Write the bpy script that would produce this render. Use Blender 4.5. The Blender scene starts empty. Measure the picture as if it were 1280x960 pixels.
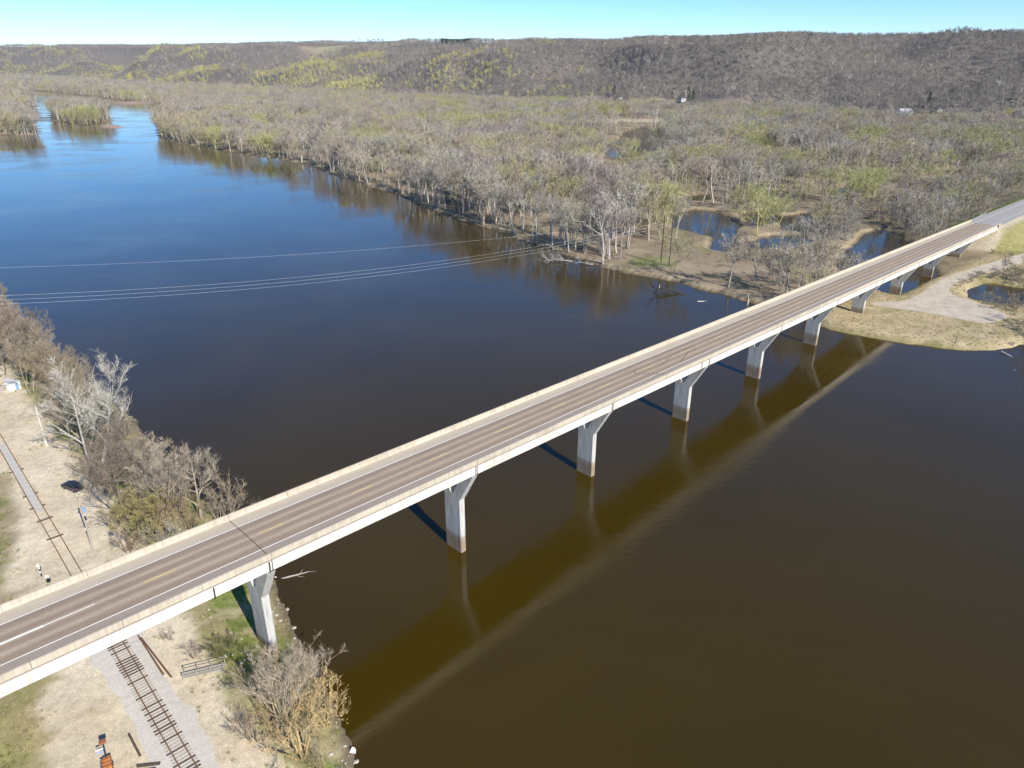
import bpy, math, random
import numpy as np
from mathutils import Vector, Matrix

random.seed(7)
R = math.radians
scn = bpy.context.scene
col = scn.collection

# ------------------------------------------------------------------ camera, sky, sun, exposure
CAM_H = 80.0
FPX = 900.0                      # focal length in photo pixels (1280 wide)
PITCH = R(23.975)
cam_d = bpy.data.cameras.new('camera')
cam = bpy.data.objects.new('camera', cam_d)
col.objects.link(cam)
cam.location = (0, 0, CAM_H)
cam.rotation_euler = (math.pi / 2 - PITCH, 0, 0)
cam_d.sensor_width = 36.0
cam_d.lens = 36.0 * FPX / 1280.0
cam_d.clip_start = 0.5
cam_d.clip_end = 40000
scn.camera = cam

SUN_AZ = 143.4                   # degrees clockwise from +Y (behind the camera, to the right)
SUN_EL = 37.0
world = bpy.data.worlds.new('World')
scn.world = world
world.use_nodes = True
wn = world.node_tree
wn.nodes.clear()
sky = wn.nodes.new('ShaderNodeTexSky')
sky.sky_type = 'NISHITA'
sky.sun_disc = False
sky.sun_elevation = R(SUN_EL)
sky.sun_rotation = R(SUN_AZ)
sky.altitude = 300
sky.air_density = 0.75
sky.dust_density = 0.0
sky.ozone_density = 6.0
bg = wn.nodes.new('ShaderNodeBackground')
bg.inputs['Strength'].default_value = 0.112
wo = wn.nodes.new('ShaderNodeOutputWorld')
hsv = wn.nodes.new('ShaderNodeHueSaturation')
hsv.inputs['Saturation'].default_value = 1.18
wn.links.new(sky.outputs[0], hsv.inputs['Color'])
wn.links.new(hsv.outputs[0], bg.inputs[0])
wn.links.new(bg.outputs[0], wo.inputs[0])

sun_d = bpy.data.lights.new('sun', 'SUN')
sun_d.energy = 4.6
sun_d.angle = R(0.53)
sun_d.color = (1.0, 0.94, 0.84)
sun = bpy.data.objects.new('sun', sun_d)
col.objects.link(sun)
_s = Vector((math.sin(R(SUN_AZ)) * math.cos(R(SUN_EL)), math.cos(R(SUN_AZ)) * math.cos(R(SUN_EL)), math.sin(R(SUN_EL))))
sun.rotation_euler = _s.to_track_quat('Z', 'Y').to_euler()
sun.location = (0, 0, 300)

scn.view_settings.view_transform = 'Standard'
scn.view_settings.look = 'None'
scn.view_settings.exposure = 0.66
scn.view_settings.gamma = 1.0
scn.view_settings.use_curve_mapping = False
scn.cycles.use_denoising = True
scn.cycles.max_bounces = 6
scn.cycles.diffuse_bounces = 2
scn.cycles.glossy_bounces = 3
scn.cycles.transparent_max_bounces = 4

# ------------------------------------------------------------------ pixel -> place helpers
FW = np.array([0, math.cos(PITCH), -math.sin(PITCH)])
UPV = np.array([0, math.sin(PITCH), math.cos(PITCH)])
RT = np.array([1.0, 0, 0])


def ray(x, y):
    D = FW * FPX + RT * (x - 640) + UPV * (480 - y)
    return D / np.linalg.norm(D)


def U(x, y, z=0.0):
    D = ray(x, y)
    t = (z - CAM_H) / D[2]
    return np.array([0, 0, CAM_H]) + t * D


def W(pts, z=0.0):
    return np.array([U(x, y, z)[:2] for x, y in pts])


def project(p):
    q = np.asarray(p, float) - np.array([0, 0, CAM_H])
    dd = q @ FW
    return 640 + FPX * (q @ RT) / dd, 480 - FPX * (q @ UPV) / dd, dd


# bridge frame
BAZ = R(44.856)
BD = np.array([math.sin(BAZ), math.cos(BAZ)])
BN = np.array([-math.cos(BAZ), math.sin(BAZ)])
SPAN = 36.62
BO = np.array([-9.049, 105.415]) + BN * 2.06 + BD * 0.585
BROT = math.pi / 2 - BAZ


def deck_z(k):
    return 19.77 - 0.976 * k


def bpt(k, lat, z):
    p = BO + BD * SPAN * k + BN * lat
    return (p[0], p[1], z)


# railway frame
TO = np.array([-38.8, 59.9])
TD = np.array([-0.680, 0.7332])
TN = np.array([0.7332, 0.680])      # towards the river

# ------------------------------------------------------------------ noise and outlines (numpy)
def _hash(ix, iy, s):
    h = np.sin(ix * 127.1 + iy * 311.7 + s * 74.7) * 43758.5453
    return h - np.floor(h)


def vnoise(x, y, s=0):
    ix = np.floor(x); iy = np.floor(y)
    fx = x - ix; fy = y - iy
    fx = fx * fx * (3 - 2 * fx); fy = fy * fy * (3 - 2 * fy)
    a = _hash(ix, iy, s); b = _hash(ix + 1, iy, s); c = _hash(ix, iy + 1, s); d = _hash(ix + 1, iy + 1, s)
    return (a * (1 - fx) + b * fx) * (1 - fy) + (c * (1 - fx) + d * fx) * fy


def fbm(x, y, s=0, o=4):
    r = 0; amp = 0.5; tot = 0
    for i in range(o):
        r = r + amp * vnoise(x, y, s + i * 3); tot += amp
        x = x * 2.03 + 11.3; y = y * 2.03 + 5.7; amp *= 0.5
    return r / tot


def sdf(X, Y, poly):
    """signed distance, positive inside"""
    poly = np.asarray(poly, float)
    n = len(poly)
    best = np.full(X.shape, 1e18)
    inside = np.zeros(X.shape, bool)
    for i in range(n):
        ax, ay = poly[i]; bx, by = poly[(i + 1) % n]
        ex, ey = bx - ax, by - ay
        L = ex * ex + ey * ey + 1e-12
        t = np.clip(((X - ax) * ex + (Y - ay) * ey) / L, 0, 1)
        dx = X - ax - t * ex; dy = Y - ay - t * ey
        best = np.minimum(best, dx * dx + dy * dy)
        cond = (ay > Y) != (by > Y)
        if abs(ey) > 1e-12:
            inside ^= cond & (X < ex * (Y - ay) / ey + ax)
    s = np.sqrt(best)
    return np.where(inside, s, -s)


def sstep(a, b, x):
    t = np.clip((x - a) / (b - a), 0, 1)
    return t * t * (3 - 2 * t)


# ------------------------------------------------------------------ outlines of the place
LEFT_BANK = np.array([(8, 15), (-6, 38), (-19.5, 61), (-21.2, 66.5), (-26.5, 76), (-34, 85.5), (-38, 94), (-43, 104), (-62, 123),
                      (-84, 147), (-110, 176), (-147, 214), (-205, 266), (-310, 352), (-480, 490), (-760, 720), (-1150, 1000)])
FAR_SHORE_PX = [(47, 114), (100, 119), (125, 122.5), (150, 126.5), (178, 129), (213, 132), (213, 137), (205, 150), (196, 164), (200, 172), (225, 180),
                (262, 185), (300, 192), (340, 197), (380, 205), (405, 215), (430, 222), (470, 235), (500, 244), (520, 255), (560, 270), (600, 282), (640, 294),
                (665, 306), (690, 314), (740, 330), (780, 342), (820, 348), (850, 353), (870, 361), (900, 367), (930, 377), (985, 395),
                (1040, 411), (1085, 421), (1140, 431), (1200, 437), (1240, 437), (1290, 431), (1400, 434)]
RIVER = np.vstack([[(60, -60), (30, -20)], LEFT_BANK, [(-1700, 1400), (-1900, 2600)], W(FAR_SHORE_PX),
                   [(260, 170), (330, 60), (360, -100)]])
ISLANDS = [W([(62, 147), (70, 152.5), (90, 156), (108, 157.5), (128, 155), (139, 151), (140, 146), (120, 140), (85, 136), (64, 139)]),
           W([(-90, 172), (0, 168.5), (25, 170), (46, 169), (50, 163), (40, 152), (30, 146), (24, 139.5), (36, 137), (47, 134), (46, 127), (20, 122), (-90, 119)]),
           W([(124, 157.5), (140, 156), (152, 157), (157, 159), (148, 161), (130, 160.2)]),
           W([(140, 130), (155, 131.5), (172, 130.5), (178, 128), (160, 127), (142, 128)]),
           W([(173, 139), (185, 137.6), (197, 138.5), (187, 140.4)])]
PONDS = [W([(750, 188), (755, 180), (772, 176), (780, 166), (797, 160), (815, 162), (826, 172), (822, 186), (806, 196), (780, 198), (760, 197)]),
         W([(838, 268), (868, 262), (900, 266), (924, 282), (921, 298), (905, 316), (886, 313), (893, 298), (868, 292), (842, 286)]),
         W([(925, 268), (955, 263), (975, 270), (968, 280), (940, 284)]),
         W([(932, 303), (965, 296), (1000, 294), (1018, 301), (995, 310), (960, 314), (938, 312)]),
         W([(1020, 238), (1060, 235), (1085, 240), (1050, 245)]),
         W([(850, 246), (885, 243), (905, 248), (880, 252), (855, 252)]),
         W([(1085, 252), (1125, 249), (1140, 255), (1110, 260)]),
         W([(968, 272), (1002, 268), (1034, 278), (1040, 290), (1006, 293), (975, 284)]),
         W([(1080, 292), (1105, 286), (1128, 296), (1140, 312), (1160, 324), (1173, 338), (1174, 349), (1158, 353), (1140, 362), (1120, 370),
            (1095, 364), (1076, 356), (1052, 345), (1046, 330), (1062, 310)]),
         W([(1204, 373), (1211, 360), (1232, 354), (1262, 357), (1290, 362), (1292, 381), (1262, 381), (1232, 380)]),
         W([(1172, 212.5), (1236, 213.5), (1246, 218), (1200, 220.5), (1174, 219)])]
PATH_PX = [(1081, 379), (1100, 378), (1126, 377.5), (1149, 369), (1163, 358), (1180, 347), (1215, 336), (1250, 325), (1295, 313), (1295, 322), (1255, 336),
           (1215, 346), (1195, 353), (1185, 361), (1189, 369), (1220, 378), (1250, 390), (1264, 397), (1232, 405), (1200, 399), (1170, 393), (1140, 388.5), (1108, 384)]
PATH = W(PATH_PX, 1.7)
HILL_BASE_PX = [(-420, 91), (-200, 92), (0, 95), (100, 99), (200, 106), (300, 109), (420, 116), (540, 121), (640, 127), (720, 129), (790, 131), (870, 137), (1000, 138),
                (1100, 149), (1280, 155), (1560, 166)]
HILL_BASE = W(HILL_BASE_PX, 14.0)
HILLS = np.vstack([HILL_BASE, [(2600, 600), (9000, 3000), (9000, 12000), (-9000, 12000)]])
RIDGE_PX = [(-400, 56), (0, 57), (100, 57), (200, 56.5), (350, 54), (420, 52), (490, 50), (560, 51), (640, 52), (700, 50), (800, 48), (900, 45.5), (1000, 43), (1100, 42), (1200, 40), (1280, 39), (1700, 40)]
_rp = np.array([(ray(x, y)[0] / ray(x, y)[1], ray(x, y)[2] / math.hypot(ray(x, y)[0], ray(x, y)[1])) for x, y in RIDGE_PX])


def ridge_slope(X, Y):
    return np.interp(X / np.maximum(Y, 1), _rp[:, 0], _rp[:, 1])


def water_sd(X, Y):
    """positive on dry land"""
    wob = (fbm(X / 9, Y / 9, 3, 4) - 0.5) * 4.5
    s = sdf(X, Y, RIVER)
    for i in ISLANDS:
        s = np.minimum(s, -sdf(X, Y, i))
    for p in PONDS:
        s = np.maximum(s, sdf(X, Y, p))
    return -s + wob * sstep(0, 300, Y + 100)


def left_side(X, Y):
    b = (X - TO[0]) * TN[0] + (Y - TO[1]) * TN[1]
    return (b < 70) & (Y < 420) & (X < 20)


VALLEY = W([(880, 131), (800, 105), (745, 86)], 40.0)


def height(X, Y):
    X = np.asarray(X, float); Y = np.asarray(Y, float)
    sd = water_sd(X, Y)
    b = (X - TO[0]) * TN[0] + (Y - TO[1]) * TN[1]
    near = left_side(X, Y)
    # left bank terrace
    zl = 4.0 * sstep(-0.5, 12.5, sd) + 0.18 * (fbm(X / 2.3, Y / 2.3, 5, 3) - 0.5) * sstep(5.5, 8, np.abs(b))
    zl = zl - 0.25 * sstep(3.4, 5.5, np.abs(b)) * sstep(9, 6.5, np.abs(b))
    # flood plain
    zf = 1.7 * (1 - np.exp(-np.maximum(sd, 0) / 2.2)) + (fbm(X / 14, Y / 14, 9, 3) - 0.5) * 0.7 * sstep(3, 12, sd)
    z = np.where(near, zl, zf)
    z = np.where(sd <= 0, np.maximum(-2.5, sd * 0.35) - 0.02, z + 0.02)
    # path bed
    ps = sdf(X, Y, PATH)
    z = np.where((sd > -3) & (Y < 420) & (X > 60), z * (1 - sstep(-6, -1, ps)) + 1.7 * sstep(-6, -1, ps), z)
    # approach embankment beyond the last pier
    rx = X - BO[0]; ry = Y - BO[1]
    k = (rx * BD[0] + ry * BD[1]) / SPAN
    lat = np.abs(rx * BN[0] + ry * BN[1])
    ez = deck_z(k) - 0.06 - np.maximum(lat - 7.4, 0) / 2.0 - np.maximum(8.98 - k, 0) * SPAN / 1.5 - np.where(k < 8.99, 2.2, 0)
    ez = np.where(k > 16, ez - (k - 16) * 4, ez)
    z = np.maximum(z, np.where(k > 8.2, ez, -50))
    # bluffs
    hs = sdf(X, Y, HILLS)
    dist = np.hypot(X, Y)
    wdt = np.clip(0.30 * dist, 380, 1100)
    top = CAM_H + ridge_slope(X, Y) * dist - 12 + (fbm(X / 140, Y / 600, 230, 4) - .5) * 16
    rav = fbm(X / 260 + 3, Y / 300, 21, 3)
    rav2 = np.abs(vnoise(X / 210, Y / 210, 31) - 0.5) * 2
    hs2 = hs + (fbm(X / 420, Y / 420, 61, 2) - 0.5) * 1.5 * wdt * sstep(0, 0.35, hs / wdt) * sstep(1.15, .6, hs / wdt)
    t = np.clip(hs2 / wdt, 0, 1)
    shape = 0.70 * sstep(0.0, 0.5, t) ** 0.85 + 0.30 * sstep(0.35, 1.0, t)
    hz = top * shape
    mid = np.sin(np.pi * np.clip(t, 0, 1))
    hz = hz * (1 - mid * (1.5 * (0.60 - rav) + 0.36 * (1 - rav2) ** 2))
    vx = np.full(X.shape, 1e9)
    for i in range(len(VALLEY) - 1):
        a = VALLEY[i]; e = VALLEY[i + 1] - a
        tt = np.clip(((X - a[0]) * e[0] + (Y - a[1]) * e[1]) / (e @ e), 0, 1)
        vx = np.minimum(vx, np.hypot(X - a[0] - tt * e[0], Y - a[1] - tt * e[1]))
    hz = hz * (1 - 0.40 * np.exp(-(vx / 210) ** 2) * sstep(1.0, 0.6, t))
    z = np.where(hs > 0, z * (1 - sstep(0, 60, hs)) + np.maximum(hz, 1.5) * sstep(0, 60, hs), z)
    return z


def hgt(x, y):
    return float(height(np.array([x]), np.array([y]))[0])


def hit(px, py, lo=150.0, hi=9000.0):
    D = ray(px, py)
    t = np.geomspace(lo, hi, 6000)
    P = np.array([0, 0, CAM_H])[None] + t[:, None] * D[None]
    below = P[:, 2] < height(P[:, 0], P[:, 1])
    i = int(np.argmax(below)) if below.any() else len(t) - 1
    return P[i]


# ------------------------------------------------------------------ materials
MATS = {}


def node_mat(name):
    m = bpy.data.materials.new(name)
    m.use_nodes = True
    nt = m.node_tree
    return m, nt, nt.nodes['Principled BSDF']


def mat(name, color, rough=0.8, var=0.25, scale=3.0, metal=0.0, spec=0.3, bump=0.0, coords='Object', hue=None):
    """plain procedural material: two noise octaves vary the colour"""
    if name in MATS:
        return MATS[name]
    m, nt, b = node_mat(name)
    N = nt.nodes; L = nt.links
    tc = N.new('ShaderNodeTexCoord')
    n1 = N.new('ShaderNodeTexNoise'); n1.inputs['Scale'].default_value = scale; n1.inputs['Detail'].default_value = 6; n1.inputs['Roughness'].default_value = 0.65
    L.new(tc.outputs[coords], n1.inputs['Vector'])
    rp = N.new('ShaderNodeValToRGB')
    c = Vector(color)
    c2 = Vector(hue) if hue else c
    lo = c * (1 - var); hi = c2 * (1 + var)
    rp.color_ramp.elements[0].position = 0.3; rp.color_ramp.elements[0].color = (*lo, 1)
    rp.color_ramp.elements[1].position = 0.7; rp.color_ramp.elements[1].color = (*[min(v, 0.95) for v in hi], 1)
    L.new(n1.outputs['Fac'], rp.inputs[0])
    L.new(rp.outputs[0], b.inputs['Base Color'])
    b.inputs['Roughness'].default_value = rough
    b.inputs['Metallic'].default_value = metal
    b.inputs['Specular IOR Level'].default_value = spec
    if bump:
        bp = N.new('ShaderNodeBump'); bp.inputs['Strength'].default_value = bump; bp.inputs['Distance'].default_value = 0.05
        L.new(n1.outputs['Fac'], bp.inputs['Height']); L.new(bp.outputs[0], b.inputs['Normal'])
    MATS[name] = m
    return m


def twig_mat(name, default):
    """bark and twigs: colour comes from the tree's own 'tint'"""
    m, nt, b = node_mat(name)
    N = nt.nodes; L = nt.links
    at = N.new('ShaderNodeAttribute'); at.attribute_type = 'INSTANCER'; at.attribute_name = 'tint'
    tc = N.new('ShaderNodeTexCoord')
    no = N.new('ShaderNodeTexNoise'); no.inputs['Scale'].default_value = 0.45; no.inputs['Detail'].default_value = 3
    L.new(tc.outputs['Object'], no.inputs['Vector'])
    mp = N.new('ShaderNodeMapRange'); mp.inputs['From Min'].default_value = 0.3; mp.inputs['From Max'].default_value = 0.7
    mp.inputs['To Min'].default_value = 0.72 * default; mp.inputs['To Max'].default_value = 1.3 * default
    L.new(no.outputs['Fac'], mp.inputs['Value'])
    mx = N.new('ShaderNodeVectorMath'); mx.operation = 'SCALE'
    L.new(at.outputs['Color'], mx.inputs[0]); L.new(mp.outputs[0], mx.inputs['Scale'])
    L.new(mx.outputs[0], b.inputs['Base Color'])
    b.inputs['Roughness'].default_value = 0.9
    b.inputs['Specular IOR Level'].default_value = 0.1
    return m


def ground_material():
    m, nt, b = node_mat('ground')
    N = nt.nodes; L = nt.links
    at = N.new('ShaderNodeAttribute'); at.attribute_name = 'albedo'
    tc = N.new('ShaderNodeTexCoord')
    outs = []
    for sc, lo, hi in ((0.9, 0.80, 1.2), (0.16, 0.84, 1.16), (5.0, 0.72, 1.28)):
        no = N.new('ShaderNodeTexNoise'); no.inputs['Scale'].default_value = sc; no.inputs['Detail'].default_value = 5; no.inputs['Roughness'].default_value = 0.7
        L.new(tc.outputs['Object'], no.inputs['Vector'])
        mp = N.new('ShaderNodeMapRange'); mp.inputs['From Min'].default_value = 0.3; mp.inputs['From Max'].default_value = 0.7
        mp.inputs['To Min'].default_value = lo; mp.inputs['To Max'].default_value = hi
        L.new(no.outputs['Fac'], mp.inputs['Value'])
        outs.append((no, mp))
    m1 = N.new('ShaderNodeMath'); m1.operation = 'MULTIPLY'
    L.new(outs[0][1].outputs[0], m1.inputs[0]); L.new(outs[1][1].outputs[0], m1.inputs[1])
    m2 = N.new('ShaderNodeMath'); m2.operation = 'MULTIPLY'
    L.new(m1.outputs[0], m2.inputs[0]); L.new(outs[2][1].outputs[0], m2.inputs[1])
    sc = N.new('ShaderNodeVectorMath'); sc.operation = 'SCALE'
    L.new(at.outputs['Color'], sc.inputs[0]); L.new(m2.outputs[0], sc.inputs['Scale'])
    L.new(sc.outputs[0], b.inputs['Base Color'])
    b.inputs['Roughness'].default_value = 0.95
    b.inputs['Specular IOR Level'].default_value = 0.1
    bp = N.new('ShaderNodeBump'); bp.inputs['Strength'].default_value = 0.25; bp.inputs['Distance'].default_value = 0.12
    L.new(outs[2][0].outputs['Fac'], bp.inputs['Height']); L.new(bp.outputs[0], b.inputs['Normal'])
    return m


def water_material():
    m, nt, b = node_mat('river_water')
    N = nt.nodes; L = nt.links
    tc = N.new('ShaderNodeTexCoord')
    # silt drifting in the water
    n0 = N.new('ShaderNodeTexNoise'); n0.inputs['Scale'].default_value = 0.010; n0.inputs['Detail'].default_value = 6; n0.inputs['Distortion'].default_value = 1.5
    L.new(tc.outputs['Object'], n0.inputs['Vector'])
    rp = N.new('ShaderNodeValToRGB')
    rp.color_ramp.elements[0].position = 0.3; rp.color_ramp.elements[0].color = (0.0320, 0.0200, 0.0010, 1)
    rp.color_ramp.elements[1].position = 0.7; rp.color_ramp.elements[1].color = (0.0460, 0.0295, 0.0018, 1)
    L.new(n0.outputs['Fac'], rp.inputs[0]); L.new(rp.outputs[0], b.inputs['Base Color'])
    b.inputs['IOR'].default_value = 1.42
    b.inputs['Roughness'].default_value = 0.025
    # ripples: fine chop whose strength comes and goes in patches
    mpv = N.new('ShaderNodeMapping'); mpv.inputs['Scale'].default_value = (1.0, 1.6, 1.0); mpv.inputs['Rotation'].default_value = (0, 0, R(35))
    L.new(tc.outputs['Object'], mpv.inputs['Vector'])
    w1 = N.new('ShaderNodeTexNoise'); w1.inputs['Scale'].default_value = 0.55; w1.inputs['Detail'].default_value = 5; w1.inputs['Roughness'].default_value = 0.55
    L.new(mpv.outputs[0], w1.inputs['Vector'])
    patch = N.new('ShaderNodeTexNoise'); patch.inputs['Scale'].default_value = 0.018; patch.inputs['Detail'].default_value = 4
    L.new(mpv.outputs[0], patch.inputs['Vector'])
    pr = N.new('ShaderNodeMapRange'); pr.inputs['From Min'].default_value = 0.38; pr.inputs['From Max'].default_value = 0.68
    pr.inputs['To Min'].default_value = 0.05; pr.inputs['To Max'].default_value = 0.6
    L.new(patch.outputs['Fac'], pr.inputs['Value'])
    w2 = N.new('ShaderNodeTexNoise'); w2.inputs['Scale'].default_value = 2.2; w2.inputs['Detail'].default_value = 3
    L.new(mpv.outputs[0], w2.inputs['Vector'])
    wa = N.new('ShaderNodeMath'); wa.operation = 'MULTIPLY_ADD'; wa.inputs[1].default_value = 0.28
    L.new(w2.outputs['Fac'], wa.inputs[0]); L.new(w1.outputs['Fac'], wa.inputs[2])
    w3 = N.new('ShaderNodeTexNoise'); w3.inputs['Scale'].default_value = 0.13; w3.inputs['Detail'].default_value = 4; w3.inputs['Distortion'].default_value = 0.8
    L.new(mpv.outputs[0], w3.inputs['Vector'])
    wb = N.new('ShaderNodeMath'); wb.operation = 'MULTIPLY_ADD'; wb.inputs[1].default_value = 0.6
    L.new(w3.outputs['Fac'], wb.inputs[0]); L.new(wa.outputs[0], wb.inputs[2])
    wa = wb
    bp = N.new('ShaderNodeBump'); bp.inputs['Distance'].default_value = 0.10
    L.new(pr.outputs[0], bp.inputs['Strength'])
    L.new(wa.outputs[0], bp.inputs['Height']); L.new(bp.outputs[0], b.inputs['Normal'])
    return m


def deck_material():
    m, nt, b = node_mat('bridge_deck')
    N = nt.nodes; L = nt.links
    tc = N.new('ShaderNodeTexCoord')
    sx = N.new('ShaderNodeSeparateXYZ'); L.new(tc.outputs['Object'], sx.inputs[0])
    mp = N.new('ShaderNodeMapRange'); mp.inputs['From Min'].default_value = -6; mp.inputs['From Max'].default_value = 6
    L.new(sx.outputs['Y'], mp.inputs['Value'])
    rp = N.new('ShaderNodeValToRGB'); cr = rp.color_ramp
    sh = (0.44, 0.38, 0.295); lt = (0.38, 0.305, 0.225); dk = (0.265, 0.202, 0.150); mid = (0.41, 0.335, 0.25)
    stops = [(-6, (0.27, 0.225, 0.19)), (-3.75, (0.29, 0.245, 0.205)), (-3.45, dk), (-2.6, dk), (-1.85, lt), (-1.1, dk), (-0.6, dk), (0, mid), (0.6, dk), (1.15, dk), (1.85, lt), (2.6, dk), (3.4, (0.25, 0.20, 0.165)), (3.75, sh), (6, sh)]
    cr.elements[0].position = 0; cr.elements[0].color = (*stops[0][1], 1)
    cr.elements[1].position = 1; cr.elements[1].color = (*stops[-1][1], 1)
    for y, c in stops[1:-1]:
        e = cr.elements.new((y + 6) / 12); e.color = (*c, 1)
    L.new(mp.outputs[0], rp.inputs[0])
    ms = N.new('ShaderNodeMapping'); ms.inputs['Scale'].default_value = (0.10, 1.2, 1)
    L.new(tc.outputs['Object'], ms.inputs['Vector'])
    n1 = N.new('ShaderNodeTexNoise'); n1.inputs['Scale'].default_value = 1.6; n1.inputs['Detail'].default_value = 6; n1.inputs['Roughness'].default_value = 0.7
    L.new(ms.outputs[0], n1.inputs['Vector'])
    n2 = N.new('ShaderNodeTexNoise'); n2.inputs['Scale'].default_value = 7; n2.inputs['Detail'].default_value = 4
    L.new(tc.outputs['Object'], n2.inputs['Vector'])
    ad = N.new('ShaderNodeMath'); ad.operation = 'ADD'; L.new(n1.outputs['Fac'], ad.inputs[0]); L.new(n2.outputs['Fac'], ad.inputs[1])
    mr = N.new('ShaderNodeMapRange'); mr.inputs['From Min'].default_value = 0.6; mr.inputs['From Max'].default_value = 1.4; mr.inputs['To Min'].default_value = 0.75; mr.inputs['To Max'].default_value = 1.22
    L.new(ad.outputs[0], mr.inputs['Value'])
    sc = N.new('ShaderNodeVectorMath'); sc.operation = 'SCALE'
    L.new(rp.outputs[0], sc.inputs[0]); L.new(mr.outputs[0], sc.inputs['Scale'])
    L.new(sc.outputs[0], b.inputs['Base Color'])
    b.inputs['Roughness'].default_value = 0.85
    b.inputs['Specular IOR Level'].default_value = 0.2
    return m


def pier_material():
    """grey concrete, rain streaks, tan high-water stain on the lowest 3.4 m"""
    m, nt, b = node_mat('pier_concrete')
    N = nt.nodes; L = nt.links
    tc = N.new('ShaderNodeTexCoord')
    sx = N.new('ShaderNodeSeparateXYZ'); L.new(tc.outputs['Object'], sx.inputs[0])
    n1 = N.new('ShaderNodeTexNoise'); n1.inputs['Scale'].default_value = 0.9; n1.inputs['Detail'].default_value = 7; n1.inputs['Roughness'].default_value = 0.7
    mv = N.new('ShaderNodeMapping'); mv.inputs['Scale'].default_value = (2.5, 2.5, 0.35)
    L.new(tc.outputs['Object'], mv.inputs['Vector']); L.new(mv.outputs[0], n1.inputs['Vector'])
    jit = N.new('ShaderNodeMath'); jit.operation = 'MULTIPLY_ADD'; jit.inputs[1].default_value = 0.9
    L.new(n1.outputs['Fac'], jit.inputs[0]); L.new(sx.outputs['Z'], jit.inputs[2])
    mp = N.new('ShaderNodeMapRange'); mp.inputs['From Min'].default_value = 0; mp.inputs['From Max'].default_value = 6
    L.new(jit.outputs[0], mp.inputs['Value'])
    rp = N.new('ShaderNodeValToRGB'); cr = rp.color_ramp
    cr.elements[0].position = 0.0; cr.elements[0].color = (0.42, 0.32, 0.23, 1)
    cr.elements[1].position = 0.70; cr.elements[1].color = (0.52, 0.51, 0.48, 1)
    for p, c in ((0.17, (0.33, 0.25, 0.18)), (0.42, (0.29, 0.225, 0.155)), (0.60, (0.36, 0.30, 0.23))):
        e = cr.elements.new(p); e.color = (*c, 1)
    L.new(mp.outputs[0], rp.inputs[0])
    mr = N.new('ShaderNodeMapRange'); mr.inputs['From Min'].default_value = 0.3; mr.inputs['From Max'].default_value = 0.7; mr.inputs['To Min'].default_value = 0.6; mr.inputs['To Max'].default_value = 1.15
    L.new(n1.outputs['Fac'], mr.inputs['Value'])
    sc = N.new('ShaderNodeVectorMath'); sc.operation = 'SCALE'
    L.new(rp.outputs[0], sc.inputs[0]); L.new(mr.outputs[0], sc.inputs['Scale'])
    L.new(sc.outputs[0], b.inputs['Base Color'])
    b.inputs['Roughness'].default_value = 0.9
    b.inputs['Specular IOR Level'].default_value = 0.2
    return m


def streak_mat(name, c1, c2):
    """concrete with vertical rain streaks and broad grime"""
    m, nt, b = node_mat(name)
    N = nt.nodes; L = nt.links
    geo = N.new('ShaderNodeNewGeometry')
    fac = None
    for sc, w in (((2.2, 2.2, 0.18), 0.6), ((0.12, 0.12, 0.3), 0.6)):
        mp = N.new('ShaderNodeMapping'); mp.inputs['Scale'].default_value = sc
        L.new(geo.outputs['Position'], mp.inputs['Vector'])
        no = N.new('ShaderNodeTexNoise'); no.inputs['Scale'].default_value = 1.0; no.inputs['Detail'].default_value = 5
        L.new(mp.outputs[0], no.inputs['Vector'])
        if fac is None:
            fac = no.outputs['Fac']
        else:
            a = N.new('ShaderNodeMath'); a.operation = 'ADD'; L.new(fac, a.inputs[0]); L.new(no.outputs['Fac'], a.inputs[1]); fac = a.outputs[0]
    mr = N.new('ShaderNodeMapRange'); mr.inputs['From Min'].default_value = 0.85; mr.inputs['From Max'].default_value = 1.3
    L.new(fac, mr.inputs['Value'])
    mx = N.new('ShaderNodeMix'); mx.data_type = 'RGBA'
    cs = [i for i in mx.inputs if i.type == 'RGBA']; cs[0].default_value = (*c1, 1); cs[1].default_value = (*c2, 1)
    L.new(mr.outputs[0], mx.inputs[0])
    L.new([o for o in mx.outputs if o.type == 'RGBA'][0], b.inputs['Base Color'])
    b.inputs['Roughness'].default_value = 0.9
    b.inputs['Specular IOR Level'].default_value = 0.2
    return m


M_GROUND = ground_material()
M_WATER = water_material()
M_DECK = deck_material()
M_PIER = pier_material()
M_LIMB = twig_mat('bark', 1.0)
M_TWIG = twig_mat('twigs', 0.95)
M_PARAPET = streak_mat('parapet_concrete', (0.49, 0.43, 0.34), (0.36, 0.31, 0.24))
M_GIRDER = streak_mat('girder_concrete', (0.68, 0.65, 0.59), (0.50, 0.46, 0.39))
M_PAINT = mat('white_road_paint', (0.74, 0.72, 0.66), 0.7, 0.12, 6)
M_YELLOW = mat('yellow_road_paint', (0.62, 0.46, 0.16), 0.7, 0.15, 6)
M_DARK = mat('dark_rubber', (0.035, 0.032, 0.03), 0.8, 0.3, 4)
M_SKID = mat('tyre_mark', (0.17, 0.132, 0.105), 0.85, 0.25, 4)
M_STEEL = mat('galvanised_steel', (0.50, 0.50, 0.49), 0.45, 0.1, 5, metal=0.6)
M_RUST = mat('rusty_rail', (0.13, 0.072, 0.045), 0.85, 0.4, 5)
M_TIE = mat('old_tie', (0.085, 0.062, 0.05), 0.9, 0.4, 4)
M_TIEP = mat('dusty_tie', (0.34, 0.30, 0.25), 0.95, 0.25, 4)
M_WOODG = mat('weathered_wood', (0.33, 0.30, 0.26), 0.9, 0.25, 5)
M_POLEW = mat('pole_wood', (0.36, 0.31, 0.25), 0.9, 0.25, 3)
M_POLEDK = mat('dark_pole_wood', (0.06, 0.048, 0.04), 0.9, 0.25, 3)
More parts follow.
